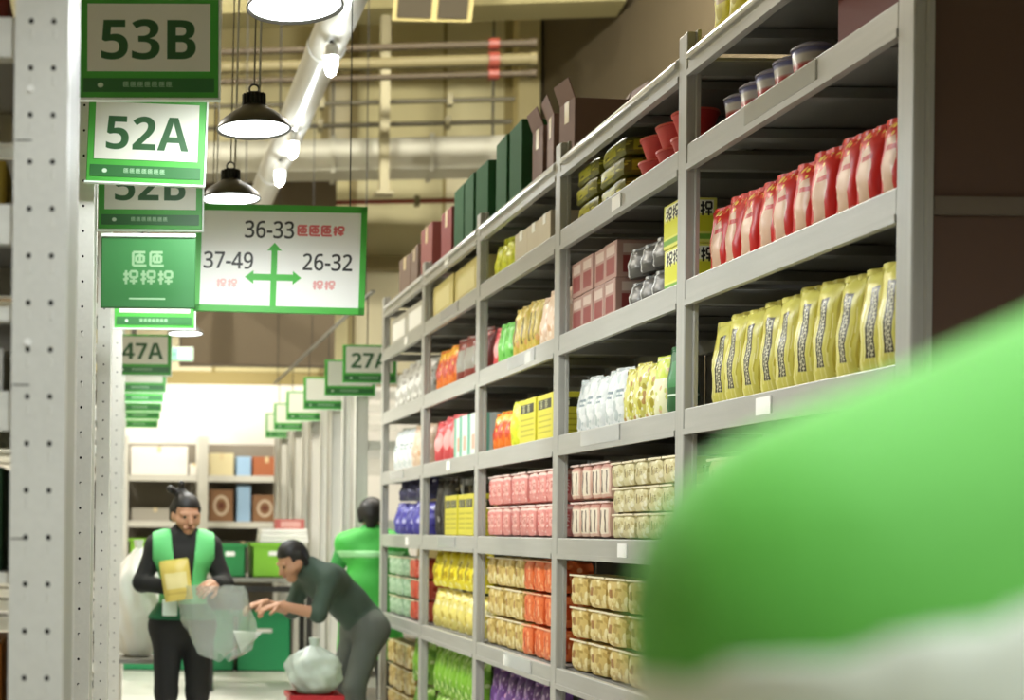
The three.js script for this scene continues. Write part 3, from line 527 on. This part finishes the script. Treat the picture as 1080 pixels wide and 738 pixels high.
numberSign('27A', 'small green sign reading 27A beside the long rack', 1.755, 2.5, -10.1, 0, 0, 1);
[[10.74, 1.72], [11.98, 1.72], [13.22, 1.72], [14.48, 1.74], [15.72, 1.78]].forEach(([z, x], i) => numberSign('', `${['first', 'second', 'third', 'fourth', 'last'][i]} receding green sign left of the 27A sign`, x, 2.47, -z, 0, 0, 1));
[[.09, -3, -15, 'thin dark rail holding the left row of aisle signs'], [1.74, -9.9, -16.2, 'thin dark rail holding the right row of aisle signs']].forEach(([x, a, b, l]) => {
  const o = thing('sign_rail', l, 'rail', [x, RAIL, 0]); mesh('rail_bar', B(.03, .012, a - b).translate(0, 0, (a + b) / 2), M.deck, o);
  for (const z of [a - .3, (a + b) / 2, b + .3]) mesh('hanger', rod([0, 0, z], [0, TOP - RAIL, z], .004), M.dark, o);
});
{ // direction sign
  const z = 6.3, W = .752, H = .475, o = thing('direction_sign', 'white hanging direction sign with green arrows and green frame', 'sign', [pxX(291, z), pxY(333, z) + .02, -z], 0); o.rotation.z = -.022; o.rotation.y = -.05;
  const t = canvasTex(752, 475, (g, w, h) => {
    g.fillStyle = '#ecebe6'; g.fillRect(0, 0, w, h); g.fillStyle = '#2b2b29'; g.textBaseline = 'middle'; g.textAlign = 'center';
    const T = (s, x, y, wd, sz) => { g.save(); g.font = `${sz}px sans-serif`; g.translate(x, y); g.scale(wd / g.measureText(s).width, 1); g.fillStyle = '#262624'; g.strokeStyle = '#262624'; g.lineWidth = 3; g.fillText(s, 0, 0); g.strokeText(s, 0, 0); g.restore(); };
    T('36-33', 322, 92, 240, 116); T('37-49', 132, 250, 240, 112); T('26-32', 600, 250, 240, 112);
    for (let i = 0; i < 4; i++) glyph(g, 452 + i * 56, 66, 52, i + 70, '#d8696a', .2);
    for (let i = 0; i < 2; i++) { glyph(g, 78 + i * 52, 342, 44, i + 80, '#e6b5b0', .2); glyph(g, 532 + i * 56, 340, 48, i + 86, '#e0a09c', .2); }
    g.fillStyle = '#3fae35'; g.fillRect(334, 190, 28, 285); g.fillRect(250, 314, 190, 32);
    const A = (x, y, dx, dy) => { g.beginPath(); g.moveTo(x + dx * 40, y + dy * 40); g.lineTo(x - dy * 34, y + dx * 34); g.lineTo(x + dy * 34, y - dx * 34); g.fill(); };
    A(348, 196, 0, -1); A(438, 330, 1, 0); A(252, 330, -1, 0);
  });
  at(mesh('backing_board', RB(W, H, .016, .003), M.boardBright, o), 0, H / 2, 0);
  at(mesh('printed_panel', B(W - .05, H - .055, .02), new THREE.MeshStandardMaterial({ map: t, roughness: .5 }), o), 0, H / 2, 0);
  for (const [w, h, x, y] of [[W, .028, 0, H - .014], [W, .028, 0, .014], [.026, H, -W / 2 + .013, H / 2], [.026, H, W / 2 - .013, H / 2]]) at(mesh('frame_bar', B(w, h, .03), M.boardBright, o), x, y, 0);
  for (const x of [-.34, .3]) mesh('hanger_wire', rod([x, H, 0], [x - .13, H + 6, 0], .003, 6), M.dark, o);
}
{ // lit exit sign
  const o = thing('exit_sign', 'small glowing mint green exit sign beside the 47A sign', 'sign', [.53, 2.98, -13]);
  const t = canvasTex(128, 64, (g, w, h) => { g.fillStyle = '#8fe0b4'; g.fillRect(0, 0, w, h); g.fillStyle = '#d9f7e6'; g.fillRect(50, 6, 72, 52); g.fillStyle = '#4fb183'; g.fillRect(8, 28, 30, 8); });
  at(mesh('housing', RB(.24, .13, .04, .006), M.card, o), 0, .065, 0);
  at(mesh('lit_face', B(.22, .115, .01), new THREE.MeshStandardMaterial({ map: t, emissive: 0xffffff, emissiveMap: t, emissiveIntensity: .6, roughness: .5 }), o), 0, .065, .02);
  mesh('hanger_rod', rod([0, .13, 0], [0, 1.91, 0], .006), M.dark, o);
  const p = new THREE.RectAreaLight(0x9fe8c0, .6, .22, .11); p.name = 'lamp_light'; p.position.set(0, .065, .03); p.rotation.y = Math.PI; o.add(p);
}

// ================================================================ FAR RACK
{
  const o = thing('far_rack', 'white shelving rack against the bright back wall', 'shelving rack', [0, 0, -17.9]);
  for (const x of [-.9, .06, 1.0, 1.06, 2.05]) for (const z of [0, -.5]) at(mesh('upright_post', RB(.07, 2.62, .06, .005), M.post, o), x, 1.31, z);
  for (const y of [.3, .9, 1.55, 2.13]) for (const [a, b] of [[-.86, .02], [.1, .96], [1.1, 2.01]]) { at(mesh('shelf_beam', B(b - a, .08, .04), M.post, o), (a + b) / 2, y - .04, .01); at(mesh('shelf_deck', B(b - a, .015, .5), M.deck, o), (a + b) / 2, y - .008, -.25); }
  at(mesh('back_panel', B(2.95, 2.5, .012), std(0x777165, .7), o), .57, 1.3, -.52);
}
const emblem = printMat('#8d6748', (g, w, h) => { g.strokeStyle = '#d9c7b0'; g.lineWidth = 6; g.beginPath(); g.ellipse(w / 2, h / 2, w * .28, h * .28, 0, 0, 7); g.stroke(); g.fillStyle = '#6b3a2a'; g.fillRect(w * .38, h * .4, w * .24, h * .2); }, 64, 64, .7);
const whiteC = std(0xeeece6, .6), blueC = std(0x9dbfe0, .5), creamC = std(0xddd2a8, .6);
const farY = [2.131, 1.551, .901];
[['long white carton', whiteC, .12, .72, .36, 0], ['small white box', whiteC, .87, .1, .15, 0], ['cream packet stack', creamC, 1.12, .3, .28, 0], ['light blue box', blueC, 1.46, .18, .24, 0], ['terracotta carton', std(0xa8623e, .7), 1.67, .34, .24, 0],
  ['low grey carton', std(0xa8a49a, .7), .14, .6, .16, 1], ['brown carton with pale ring emblem', emblem, 1.12, .3, .4, 1], ['tall light blue box', blueC, 1.47, .17, .46, 1], ['short brown carton with ring emblem', emblem, 1.67, .3, .34, 1],
  ['grey brown carton', std(0x6f6a5e, .7), .14, .75, .4, 2], ['dark grey carton', std(0x5f5b52, .7), 1.15, .8, .4, 2]].forEach(([d, m, x, w, h, s]) => {
  const o = makeCarton('carton', w, h, .36, m, m === emblem || m === blueC ? null : M.tape, m === whiteC ? M.card : null); o.position.set(x + w / 2, farY[s] + .0005, -17.9 - .24);
  finish(o, `${d} on the ${['upper', 'middle', 'lower'][s]} shelf of the far rack`, 'carton');
});

// ================================================================ PACKING TABLE and bins
{
  const o = thing('packing_table', 'grey packing table in front of the far rack', 'table', [1.26, 0, -13]);
  at(mesh('table_top', RB(.96, .04, .6, .006), std(0x8b8a80, .4), o), 0, 1.0, 0);
  for (const x of [-.44, .44]) for (const z of [-.26, .26]) at(mesh('leg', B(.05, .98, .05), M.dark, o), x, .49, z);
  at(mesh('rail', B(.84, .05, .03), M.dark, o), 0, .92, .26);
}
function bin(name, desc, cat, col, x, y, z, w, h, d) {
  const o = new THREE.Group(); o.name = name; const m = std(col, .4), g = [];
  const t = .012;
  mesh('bin_shell', mergeGeometries([B(w, t, d).translate(0, t / 2, 0), B(t, h, d).translate(-w / 2 + t / 2, h / 2, 0), B(t, h, d).translate(w / 2 - t / 2, h / 2, 0), B(w, h, t).translate(0, h / 2, d / 2 - t / 2), B(w, h, t).translate(0, h / 2, -d / 2 + t / 2)]), m, o);
  mesh('rim', mergeGeometries([B(w + .03, .03, .03).translate(0, h - .015, d / 2), B(w + .03, .03, .03).translate(0, h - .015, -d / 2), B(.03, .03, d).translate(w / 2, h - .015, 0), B(.03, .03, d).translate(-w / 2, h - .015, 0)]), m, o);
  at(mesh('grip_label', RB(w * .3, .04, .01, .003), M.tapewhite, o), 0, h * .7, d / 2 + .004);
  o.position.set(x, y, z); finish(o, desc, cat, 'plastic bins at the far end');
}
bin('storage_bin', 'lime green bin on the packing table', 'bin', 0x86c43c, 1.4, 1.021, -13, .42, .31, .4);
bin('storage_bin', 'dark green bin on packing table beside the lime bin', 'bin', 0x2f8a4c, .99, 1.021, -13, .28, .3, .4);
bin('storage_bin', 'lime green bin at far left behind the white sack', 'bin', 0x8ccb3e, .25, .981, -15.6, .3, .36, .4);
[[.3, 'leftmost'], [.9, 'middle'], [1.48, 'rightmost']].forEach(([x, n]) => bin('floor_crate', `${n} large green crate on floor behind the packing table`, 'crate', 0x2f9a63, x, .001, -14.8, .55, .6, .5));
{ const o = thing('side_table', 'low grey stand carrying the far left lime bin', 'table', [.25, 0, -15.6]); at(mesh('table_top', RB(.5, .04, .5, .005), M.deck, o), 0, .96, 0); for (const x of [-.2, .2]) for (const z of [-.2, .2]) at(mesh('leg', B(.04, .94, .04), M.deck, o), x, .47, z); }
{ const o = thing('tray_stack', 'stack of white trays on top of the lime bin', 'trays', [1.48, 1.332, -13]); for (let i = 0; i < 3; i++) at(mesh('tray', RB(.44 - .01 * i, .042, .34, .008), whiteC, o), 0, .021 + i * .0425, 0); }
{ const o = makeCarton('carton', .25, .09, .26, std(0xb9605a, .6), null, std(0xd8a49c, .6)); o.position.set(1.54, 1.46, -13); finish(o, 'pink red box on top of the white trays', 'box'); }

// ================================================================ PEOPLE
function sdf(bones, cell, k = .02, clip) {                          // smooth union of tapered capsules / ellipsoids -> one surface
  const lo = [1e9, 1e9, 1e9], hi = [-1e9, -1e9, -1e9];
  const ext = bones.map(b => { const r = b.e ? Math.max(...b.e) : Math.max(b.ra, b.rb), L = [], H = []; for (let i = 0; i < 3; i++) { L[i] = Math.min(b.a[i], (b.b ?? b.a)[i]) - r; H[i] = Math.max(b.a[i], (b.b ?? b.a)[i]) + r; lo[i] = Math.min(lo[i], L[i]); hi[i] = Math.max(hi[i], H[i]); } return [L, H]; });
  const mg = cell * 4 + k, size = Math.max(hi[0] - lo[0], hi[1] - lo[1], hi[2] - lo[2]) + 2 * mg, N = Math.ceil(size / cell) + 2;
  const org = lo.map((v, i) => (v + hi[i]) / 2 - N * cell / 2), F = new Float32Array(N * N * N).fill(1e3);
  bones.forEach((b, bi) => {
    const [L, H] = ext[bi], I0 = L.map((v, i) => Math.max(0, Math.floor((v - mg - org[i]) / cell))), I1 = H.map((v, i) => Math.min(N - 1, Math.ceil((v + mg - org[i]) / cell)));
    const ab = b.b ? [b.b[0] - b.a[0], b.b[1] - b.a[1], b.b[2] - b.a[2]] : null, l2 = ab ? ab[0] ** 2 + ab[1] ** 2 + ab[2] ** 2 : 0, kk = b.k ?? k, fl = b.flat ?? 1;
    for (let z = I0[2]; z <= I1[2]; z++) for (let y = I0[1]; y <= I1[1]; y++) for (let x = I0[0]; x <= I1[0]; x++) {
      const p0 = org[0] + x * cell - b.a[0], p1 = org[1] + y * cell - b.a[1], p2 = (org[2] + z * cell - b.a[2]); let d;
      if (b.e) { const q0 = p0 / b.e[0], q1 = p1 / b.e[1], q2 = p2 / b.e[2], n = Math.sqrt(q0 * q0 + q1 * q1 + q2 * q2); d = (n - 1) * Math.min(...b.e); }
      else { const t = l2 ? Math.max(0, Math.min(1, (p0 * ab[0] + p1 * ab[1] + p2 * ab[2]) / l2)) : 0; const dx = p0 - ab[0] * t, dy = p1 - ab[1] * t, dz = (p2 - ab[2] * t) / fl; d = Math.sqrt(dx * dx + dy * dy + dz * dz) - (b.ra + (b.rb - b.ra) * t); }
      const o = x + N * (y + N * z), f = F[o];
      if (b.cut) F[o] = Math.max(f, -d);
      else { const h = Math.max(0, 1 - Math.abs(f - d) / kk); F[o] = Math.min(f, d) - h * h * kk * .25; }
    }
  });
  if (clip) for (let z = 0; z < N; z++) for (let y = 0; y < N; y++) for (let x = 0; x < N; x++) { const o = x + N * (y + N * z); if (F[o] < .2) F[o] = Math.max(F[o], clip(org[0] + x * cell, org[1] + y * cell, org[2] + z * cell)); }
  const mc = new MarchingCubes(N, new THREE.MeshStandardMaterial(), false, false, 160000);
  mc.isolation = 0; for (let i = 0; i < F.length; i++) mc.field[i] = -F[i];
  mc.update();
  const n = mc.count, P = new Float32Array(n * 3), hf = N / 2;
  for (let i = 0; i < n; i++) for (let c = 0; c < 3; c++) P[i * 3 + c] = org[c] + (mc.positionArray[i * 3 + c] + 1) * hf * cell;
  let g = new THREE.BufferGeometry(); g.setAttribute('position', new THREE.BufferAttribute(P, 3));
  g = mergeVertices(g, cell * .02); g.computeVertexNormals(); return g;
}
const bone = (a, b, ra, rb = ra, o = {}) => ({ a, b, ra, rb, ...o });
const ell = (a, e, o = {}) => ({ a, e, ...o });
const lerp3 = (a, b, t) => a.map((v, i) => v + (b[i] - v) * t);
function headBones(c, yaw, pitch, s = 1) {                          // c = skull centre; face toward +z before turning
  const q = new THREE.Quaternion().setFromEuler(new THREE.Euler(pitch, yaw, 0, 'YXZ'));
  const T = (x, y, z) => { const v = V(x * s, y * s, z * s).applyQuaternion(q); return [c[0] + v.x, c[1] + v.y, c[2] + v.z]; };
  const bones = [ell(T(0, .025, -.012), [.078 * s, .092 * s, .092 * s]), bone(T(0, -.02, .03), T(0, -.085, .05), .058 * s, .036 * s), bone(T(0, .015, .085), T(0, -.028, .105), .009 * s, .016 * s, { k: .012 }),
    bone(T(-.045, -.03, .05), T(.045, -.03, .05), .03 * s, .03 * s), bone(T(-.03, -.062, .083), T(.03, -.062, .083), .009 * s, .009 * s, { k: .008 }), ell(T(-.08, -.012, -.005), [.014 * s, .032 * s, .022 * s]), ell(T(.08, -.012, -.005), [.014 * s, .032 * s, .022 * s]),
    bone(T(-.05, .022, .075), T(.05, .022, .075), .011 * s, .011 * s, { k: .014 })];
  return { bones, T };
}
function handBones(w, dir, up, curl, s = 1) {                       // w = wrist, dir = toward the fingers, up = back of the hand
  const d = V(...dir).normalize(), u = V(...up); u.addScaledVector(d, -u.dot(d)).normalize(); const r = new THREE.Vector3().crossVectors(d, u);
  const pt = (x, y, z) => [w[0] + (r.x * x + d.x * y + u.x * z) * s, w[1] + (r.y * x + d.y * y + u.y * z) * s, w[2] + (r.z * x + d.z * y + u.z * z) * s];
  const out = [bone(pt(-.022, .02, 0), pt(-.028, .085, 0), .017 * s, .014 * s), bone(pt(0, .015, 0), pt(0, .088, 0), .019 * s, .015 * s), bone(pt(.022, .02, 0), pt(.028, .082, 0), .017 * s, .013 * s), bone(pt(0, -.03, 0), pt(0, .03, 0), .024 * s, .02 * s)];
  [[-.031, .072, .036], [-.01, .082, .04], [.011, .076, .038], [.031, .058, .03]].forEach(([x, L, b]) => {
    let p = [x, .088, 0], a = curl * .5; for (const f of [.45, .32, .23]) { const q = [p[0] * 1.01, p[1] + Math.cos(a) * L * f, p[2] - Math.sin(a) * L * f]; out.push(bone(pt(...p), pt(...q), .0088 * s, .008 * s, { k: .004 })); p = q; a += curl; }
  });
  out.push(bone(pt(-.03, .03, -.004), pt(-.055, .06, -.018), .013 * s, .011 * s, { k: .008 }), bone(pt(-.055, .06, -.018), pt(-.058, .09, -.03), .0105 * s, .009 * s, { k: .004 }));
  return out;
}
const skin = std(0xb98a6c, .6), hairM = std(0x17130f, .55), blackCloth = std(0x1b1b1a, .8), shoeM = std(0x161616, .5);
const vestM = std(0x46b552, .6), eyeM = std(0x1a120e, .3), lipM = std(0x9a5a4c, .5);
function person(label, spec) {
  const o = thing('person', label, 'person', spec.pos, spec.turn ?? 0);
  const J = spec.J, cell = .013, H = headBones(J.head, spec.yaw ?? 0, spec.pitch ?? 0, spec.hs ?? 1);
  const torso = [bone(J.pelvis, J.waist, .115, .105, { k: .05 }), bone(J.waist, J.chest, .105, .125, { k: .05 }), bone(lerp3(J.shoulders[0], J.chest, .35), lerp3(J.shoulders[1], J.chest, .35), .085, .085, { k: .06 }), bone(J.hips[0], J.hips[1], .1, .1, { k: .05 }), bone(J.shoulders[0], J.neck, .055, .06, { k: .05 }), bone(J.shoulders[1], J.neck, .055, .06, { k: .05 })];
  const neck = bone(J.neck, lerp3(J.neck, J.head, .75), .052, .048);
  const legs = [0, 1].flatMap(i => [bone(J.hips[i], J.knees[i], .083, .055), bone(J.knees[i], J.ankles[i], .052, .036)]);
  const feet = [0, 1].map(i => bone([J.ankles[i][0], .045, J.ankles[i][2] - .03], J.toes[i], .04, .035));
  const arms = [0, 1].flatMap(i => [bone(J.shoulders[i], J.elbows[i], .05, .042), bone(J.elbows[i], J.wrists[i], .04, .027)]);
  const hands = [0, 1].map(i => sdf(handBones(J.wrists[i], J.hdir[i], J.hup[i], spec.curl ?? .5), .0035, .012));
  const bodyG = mergeGeometries([sdf([...torso, neck, ...legs, ...feet, ...arms], cell, .03), sdf([...H.bones, bone(J.neck, lerp3(J.neck, J.head, .5), .05, .048)], .005, .025), ...hands]);
  mesh('body', bodyG, skin, o);
  const grow = (bs, r) => bs.map(b => ({ ...b, ra: b.ra + r, rb: b.rb + r }));
  // clothes
  const armEnd = spec.sleeve ?? [.93, .93];
  const slv = [0, 1].flatMap(i => { const t = armEnd[i]; return [bone(J.shoulders[i], J.elbows[i], .062, .054), bone(J.elbows[i], lerp3(J.elbows[i], J.wrists[i], t), .054, .043)]; });
  if (spec.jacket) mesh('jacket', sdf([...grow(torso, .014), bone(J.neck, lerp3(J.neck, J.head, .3), .064, .06), ...slv], .011, .03, (x, y) => (spec.jacketHem ?? .8) - y), spec.jacket, o);
  mesh('trousers', sdf([...grow(legs, .016), bone(J.hips[0], J.hips[1], .116, .116, { k: .05 }), bone(J.pelvis, J.waist, .122, .116, { k: .05 })], .012, .03, (x, y, z) => Math.max(y - (spec.trouserTop ?? 1.02), .075 - y)), spec.trousers, o);
  if (spec.vest) {
    const v = sdf([...grow(torso, .027), bone(J.shoulders[0], lerp3(J.shoulders[0], J.elbows[0], .1), .07, .066), bone(J.shoulders[1], lerp3(J.shoulders[1], J.elbows[1], .1), .07, .066), ...(spec.vestExtra ?? [])], .011, .03, spec.vestClip);
    mesh('vest', v, spec.vest, o);
    if (spec.vestBits) for (const [nm, clip, m] of spec.vestBits) mesh(nm, sdf([...grow(torso, .032), ...(spec.vestExtra ?? []).map(b => ({ ...b, ra: b.ra + .004, rb: b.rb + .004 }))], .011, .03, clip), m, o);
  }
  for (const i of [0, 1]) mesh('shoe', sdf([bone([J.ankles[i][0], .05, J.ankles[i][2] - .035], [J.toes[i][0], .04, J.toes[i][2] + .01], .05, .043), bone(J.ankles[i], [J.ankles[i][0], .05, J.ankles[i][2]], .047, .05)], .01, .02, (x, y) => .002 - y), shoeM, o);
  // face and hair
  const T = H.T;
  for (const s of [-1, 1]) mesh('eye', new THREE.SphereGeometry(.011, 12, 8).translate(...T(s * .031, .006, .078)), eyeM, o);
  mesh('mouth', new THREE.SphereGeometry(.02, 14, 8).scale(1, .28, .5).translate(...T(0, -.062, .09)), lipM, o);
  const hb = [ell(T(0, .04, -.022), [.091, .096, .1]), bone(T(-.07, .03, -.03), T(-.07, -.03, -.05), .03, .022), bone(T(.07, .03, -.03), T(.07, -.03, -.05), .03, .022), bone(T(0, .0, -.07), T(0, -.06, -.07), .055, .04), ...(spec.hairExtra ?? []).map(b => ({ ...b, a: T(...b.a), b: b.b && T(...b.b) }))];
  const faceCut = T(0, -.03, .1), q = new THREE.Vector3(...T(0, .0, 1)).sub(V(...T(0, 0, 0))), upv = new THREE.Vector3(...T(0, 1, 0)).sub(V(...T(0, 0, 0)));
  mesh('hair', sdf(hb, .006, .02, (x, y, z) => { const dx = x - J.head[0], dy = y - J.head[1], dz = z - J.head[2], f = dx * q.x + dy * q.y + dz * q.z, up = dx * upv.x + dy * upv.y + dz * upv.z; return Math.min(f - .03, .06 - up) * .7; }), hairM, o);
  return { o, T, torso };
}
{ // woman facing the camera, holding a clear bag
  const J = { pelvis: [0, .9, 0], waist: [0, 1.05, 0], chest: [0, 1.24, 0], neck: [0, 1.4, 0], head: [.015, 1.535, .03], shoulders: [[-.165, 1.345, 0], [.165, 1.345, 0]], elbows: [[-.25, 1.12, .02], [.25, 1.12, .04]], wrists: [[-.1, 1.1, .2], [.185, 1.13, .24]],
    hdir: [[.8, -.1, .5], [-.5, -.2, .6]], hup: [[0, .6, 1], [0, .6, 1]], hips: [[-.09, .86, 0], [.09, .86, 0]], knees: [[-.095, .46, .02], [.095, .46, .02]], ankles: [[-.1, .08, 0], [.1, .08, 0]], toes: [[-.12, .04, .14], [.12, .04, .14]] };
  const Lb = Math.sin;
  person('person in green vest over black padded jacket holding a clear plastic bag', { pos: [.385, 0, -8.7], turn: 0, J, yaw: .25, pitch: .22, curl: .55, jacket: blackCloth, trousers: blackCloth, vest: std(0x6ad27e, .6), jacketHem: .92,
    vestClip: (x, y, z) => Math.max(.93 - y, z > 0 ? (.04 + (y - 1.05) * .1) - Math.abs(x) - (y < 1.1 ? .2 : 0) : -1, y - 1.45, y > 1.08 ? Math.abs(x) - .188 : -1),
    vestBits: [['vest_hem', (x, y, z) => Math.max(y - 1.0, .9 - y), std(0x1f6b45, .6)]],
    hairExtra: [ell([-.02, .12, -.05], [.035, .035, .035]), bone([-.03, .12, -.06], [-.1, .15, -.05], .016, .022), bone([-.02, .13, -.06], [-.03, .185, -.05], .014, .02)] });
}
{ // person walking away behind the rack end
  const J = { pelvis: [0, .92, 0], waist: [0, 1.05, 0], chest: [0, 1.22, .01], neck: [0, 1.42, 0], head: [0, 1.56, .02], shoulders: [[-.18, 1.36, 0], [.18, 1.36, 0]], elbows: [[-.27, 1.12, .02], [.27, 1.12, .05]], wrists: [[-.2, 1.04, .25], [.2, 1.04, .27]],
    hdir: [[.3, 0, 1], [-.3, 0, 1]], hup: [[0, 1, 0], [0, 1, 0]], hips: [[-.09, .88, 0], [.09, .88, 0]], knees: [[-.1, .48, .08], [.1, .47, -.05]], ankles: [[-.1, .08, .14], [.1, .1, -.2]], toes: [[-.11, .04, .28], [.11, .04, -.08]] };
  person('person in long green vest and dark trousers walking away behind the rack end', { pos: [1.8, 0, -10.2], turn: Math.PI * .92, J, jacket: std(0x3f9c4a, .7), trousers: std(0x3c3c38, .8), vest: std(0x3fae3f, .6), jacketHem: .9, hs: 1.02,
    vestExtra: [bone([-.07, 1.05, 0], [-.1, .6, 0], .135, .14, { k: .08 }), bone([.07, 1.05, 0], [.1, .6, 0], .135, .14, { k: .08 })], vestClip: (x, y) => Math.max(.54 - y, y - 1.47), vestBits: [['shoulder_stripe', (x, y) => Math.max(y - 1.31, 1.26 - y), std(0x9ddc9a, .5)]] });
}
{ // bending person in grey
  const J = { pelvis: [0, .86, -.1], waist: [0, .98, .02], chest: [0, 1.1, .16], neck: [0, 1.2, .31], head: [0, 1.25, .43], shoulders: [[-.17, 1.15, .25], [.17, 1.15, .25]], elbows: [[-.2, .93, .33], [.2, .93, .35]], wrists: [[-.13, .98, .57], [.13, .98, .58]],
    hdir: [[.1, -.2, 1], [-.1, -.2, 1]], hup: [[0, 1, .2], [0, 1, .2]], hips: [[-.09, .82, -.1], [.09, .82, -.1]], knees: [[-.1, .45, .02], [.1, .45, .03]], ankles: [[-.1, .08, -.1], [.1, .08, -.04]], toes: [[-.11, .04, .04], [.11, .04, .1]] };
  person('person in dark grey green top bending forward and reaching with bare forearms', { pos: [1.5, 0, -9.2], turn: -Math.PI / 2 + .35, J, pitch: .5, jacket: std(0x3d4f43, .8), sleeve: [.08, .08], trousers: std(0x5a6058, .8), jacketHem: .8, trouserTop: .95 });
}
{ // passer-by close to the lens, right
  const J = { pelvis: [0, .96, 0], waist: [0, 1.11, 0], chest: [-.01, 1.29, .0], neck: [-.045, 1.52, -.01], head: [-.1, 1.66, .03], shoulders: [[-.185, 1.45, 0], [.185, 1.417, 0]], elbows: [[-.24, 1.12, -.02], [.22, 1.1, -.02]], wrists: [[-.2, .88, .12], [.2, .88, .1]],
    hdir: [[0, -1, .3], [0, -1, .3]], hup: [[-1, 0, 0], [1, 0, 0]], hips: [[-.09, .91, 0], [.09, .91, 0]], knees: [[-.1, .5, .06], [.1, .5, -.04]], ankles: [[-.1, .08, .1], [.1, .1, -.16]], toes: [[-.11, .04, .24], [.11, .04, -.04]] };
  const green = std(0x63bd49, .7);
  person('person in bright green jacket with white band passing close on the right', { pos: [.475, 0, -.56], turn: Math.PI, J, jacket: green, trousers: blackCloth, vest: green, jacketHem: .9,
    vestExtra: [bone([0, 1.2, 0], [0, 1.0, 0], .14, .15)], vestClip: (x, y) => Math.max(.9 - y, y - 1.56), vestBits: [['white_band', (x, y) => Math.max(y - (1.396 + (.285 - x) * .3), 1.3 + (.285 - x) * .3 - y), std(0xe6f0e0, .5)]] });
}

// ---------------------------------------------------------------- things near the people
{ // clear plastic bag held open
  const o = thing('plastic_bag', 'clear plastic bag hanging from the hands of the person in green vest', 'bag', [.57, .7, -8.37]);
  const pts = [], N = 28, Mv = 12, I = [];
  for (let j = 0; j <= Mv; j++) for (let i = 0; i <= N; i++) { const v = j / Mv, a = i / N * Math.PI * 2, r = .13 + .1 * Math.sin(v * 2.4) * (1 - v * .35), w = 1 + .1 * Math.sin(a * 5 + v * 6) + .05 * Math.sin(a * 9 - v * 9), sh = .05 - v * .07; pts.push(Math.cos(a) * r * w * (j ? 1 : .3) + sh, v * .42 + .03 * Math.sin(a * 2) * (1 - v), Math.sin(a) * r * w * .55 * (j ? 1 : .3)); }
  for (let j = 0; j < Mv; j++) for (let i = 0; i < N; i++) { const a = j * (N + 1) + i, b = a + 1, c = a + N + 1, d = c + 1; I.push(a, c, b, b, c, d); }
  const g = new THREE.BufferGeometry(); g.setAttribute('position', new THREE.Float32BufferAttribute(pts, 3)); g.setIndex(I); g.computeVertexNormals();
  mesh('bag_film', g, new THREE.MeshPhysicalMaterial({ color: 0xeaf0ea, roughness: .15, transmission: .78, thickness: 0, side: THREE.DoubleSide }), o);
  mesh('bag_corner', new THREE.ConeGeometry(.07, .16, 8).rotateZ(-1.2).scale(1, 1, .4).translate(.2, .12, 0), new THREE.MeshPhysicalMaterial({ color: 0xf0f3ee, roughness: .3, transmission: .3, thickness: 0 }), o);
}
{ const o = makePouch('snack_pouch', .17, .25, .07, printMat('#d8c464', (g, w, h) => { g.fillStyle = '#e6da9a'; g.fillRect(w * .12, h * .3, w * .76, h * .4); g.fillStyle = '#c9b25a'; g.fillRect(w * .12, h * .78, w * .76, h * .06); }), K.yellowSeal); o.position.set(.35, 1.03, -8.36); o.rotation.set(0, -.1, .15); finish(o, 'yellow pouch held against the chest by person in green vest', 'pouch'); }
{ const o = thing('white_tag', 'small white plastic tag hanging at the vest hem', 'tag', [.3, .93, -8.5]); mesh('tag_plate', RB(.09, .1, .02, .008, 2), std(0xdff2e8, .35), o).position.y = .05; mesh('cord', rod([0, .1, 0], [.02, .19, -.01], .003), M.dark, o); }
function sack(name, label, pos, sx, sy, sz, sd, mat) {
  const g0 = new THREE.SphereGeometry(1, 40, 28), p = g0.attributes.position;
  for (let i = 0; i < p.count; i++) { const x = p.getX(i), y = p.getY(i), z = p.getZ(i), a = Math.atan2(z, x), n = 1 + .07 * Math.sin(a * 5 + y * 4 + sd) + .05 * Math.sin(a * 9 - y * 7 + sd * 2) + .04 * Math.sin(y * 11 + a * 2); const yy = Math.max(y, -.86), pinch = y > .55 ? 1 - (y - .55) * 1.3 : 1; p.setXYZ(i, x * n * sx * pinch, (yy + .86) / 1.86 * sy, z * n * sz * pinch); }
  g0.computeVertexNormals(); const o = thing(name, label, 'bag', pos); mesh('sack_body', g0, mat, o); at(mesh('tied_neck', cyl(.035, .02, .08, 10), mat, o), 0, sy * .995, 0); return o;
}
sack('white_sack', 'large white plastic sack at left behind the person in green vest', [.12, .62, -9.3], .17, .72, .16, 1, std(0xe9e8e2, .4));
{ const o = thing('hand_cart', 'low grey cart carrying the white sack', 'cart', [.12, 0, -9.3]); at(mesh('deck', RB(.4, .03, .42, .005), M.deck, o), 0, .6, 0); for (const x of [-.17, .17]) for (const z of [-.18, .18]) { at(mesh('leg', B(.025, .5, .025), M.dark, o), x, .34, z); mesh('wheel', cyl(.04, .04, .025, 14).rotateZ(Math.PI / 2), M.dark, o).position.set(x, .041, z); mesh('caster', B(.03, .03, .03), M.dark, o).position.set(x, .09, z); } }
sack('carrier_bag', 'pale grey plastic carrier bag resting on the red basket', [1.2, .452, -8.75], .17, .3, .12, 3, new THREE.MeshPhysicalMaterial({ color: 0xdbe6dc, roughness: .3, transmission: .35, thickness: 0 }));
bin('basket', 'red basket on the floor before the bending person', 'basket', 0xb5232c, 1.2, .001, -8.75, .3, .45, .28);

scene.traverse((c) => { if (c.isMesh) { c.castShadow = true; c.receiveShadow = true; } });
renderer.render(scene, camera);
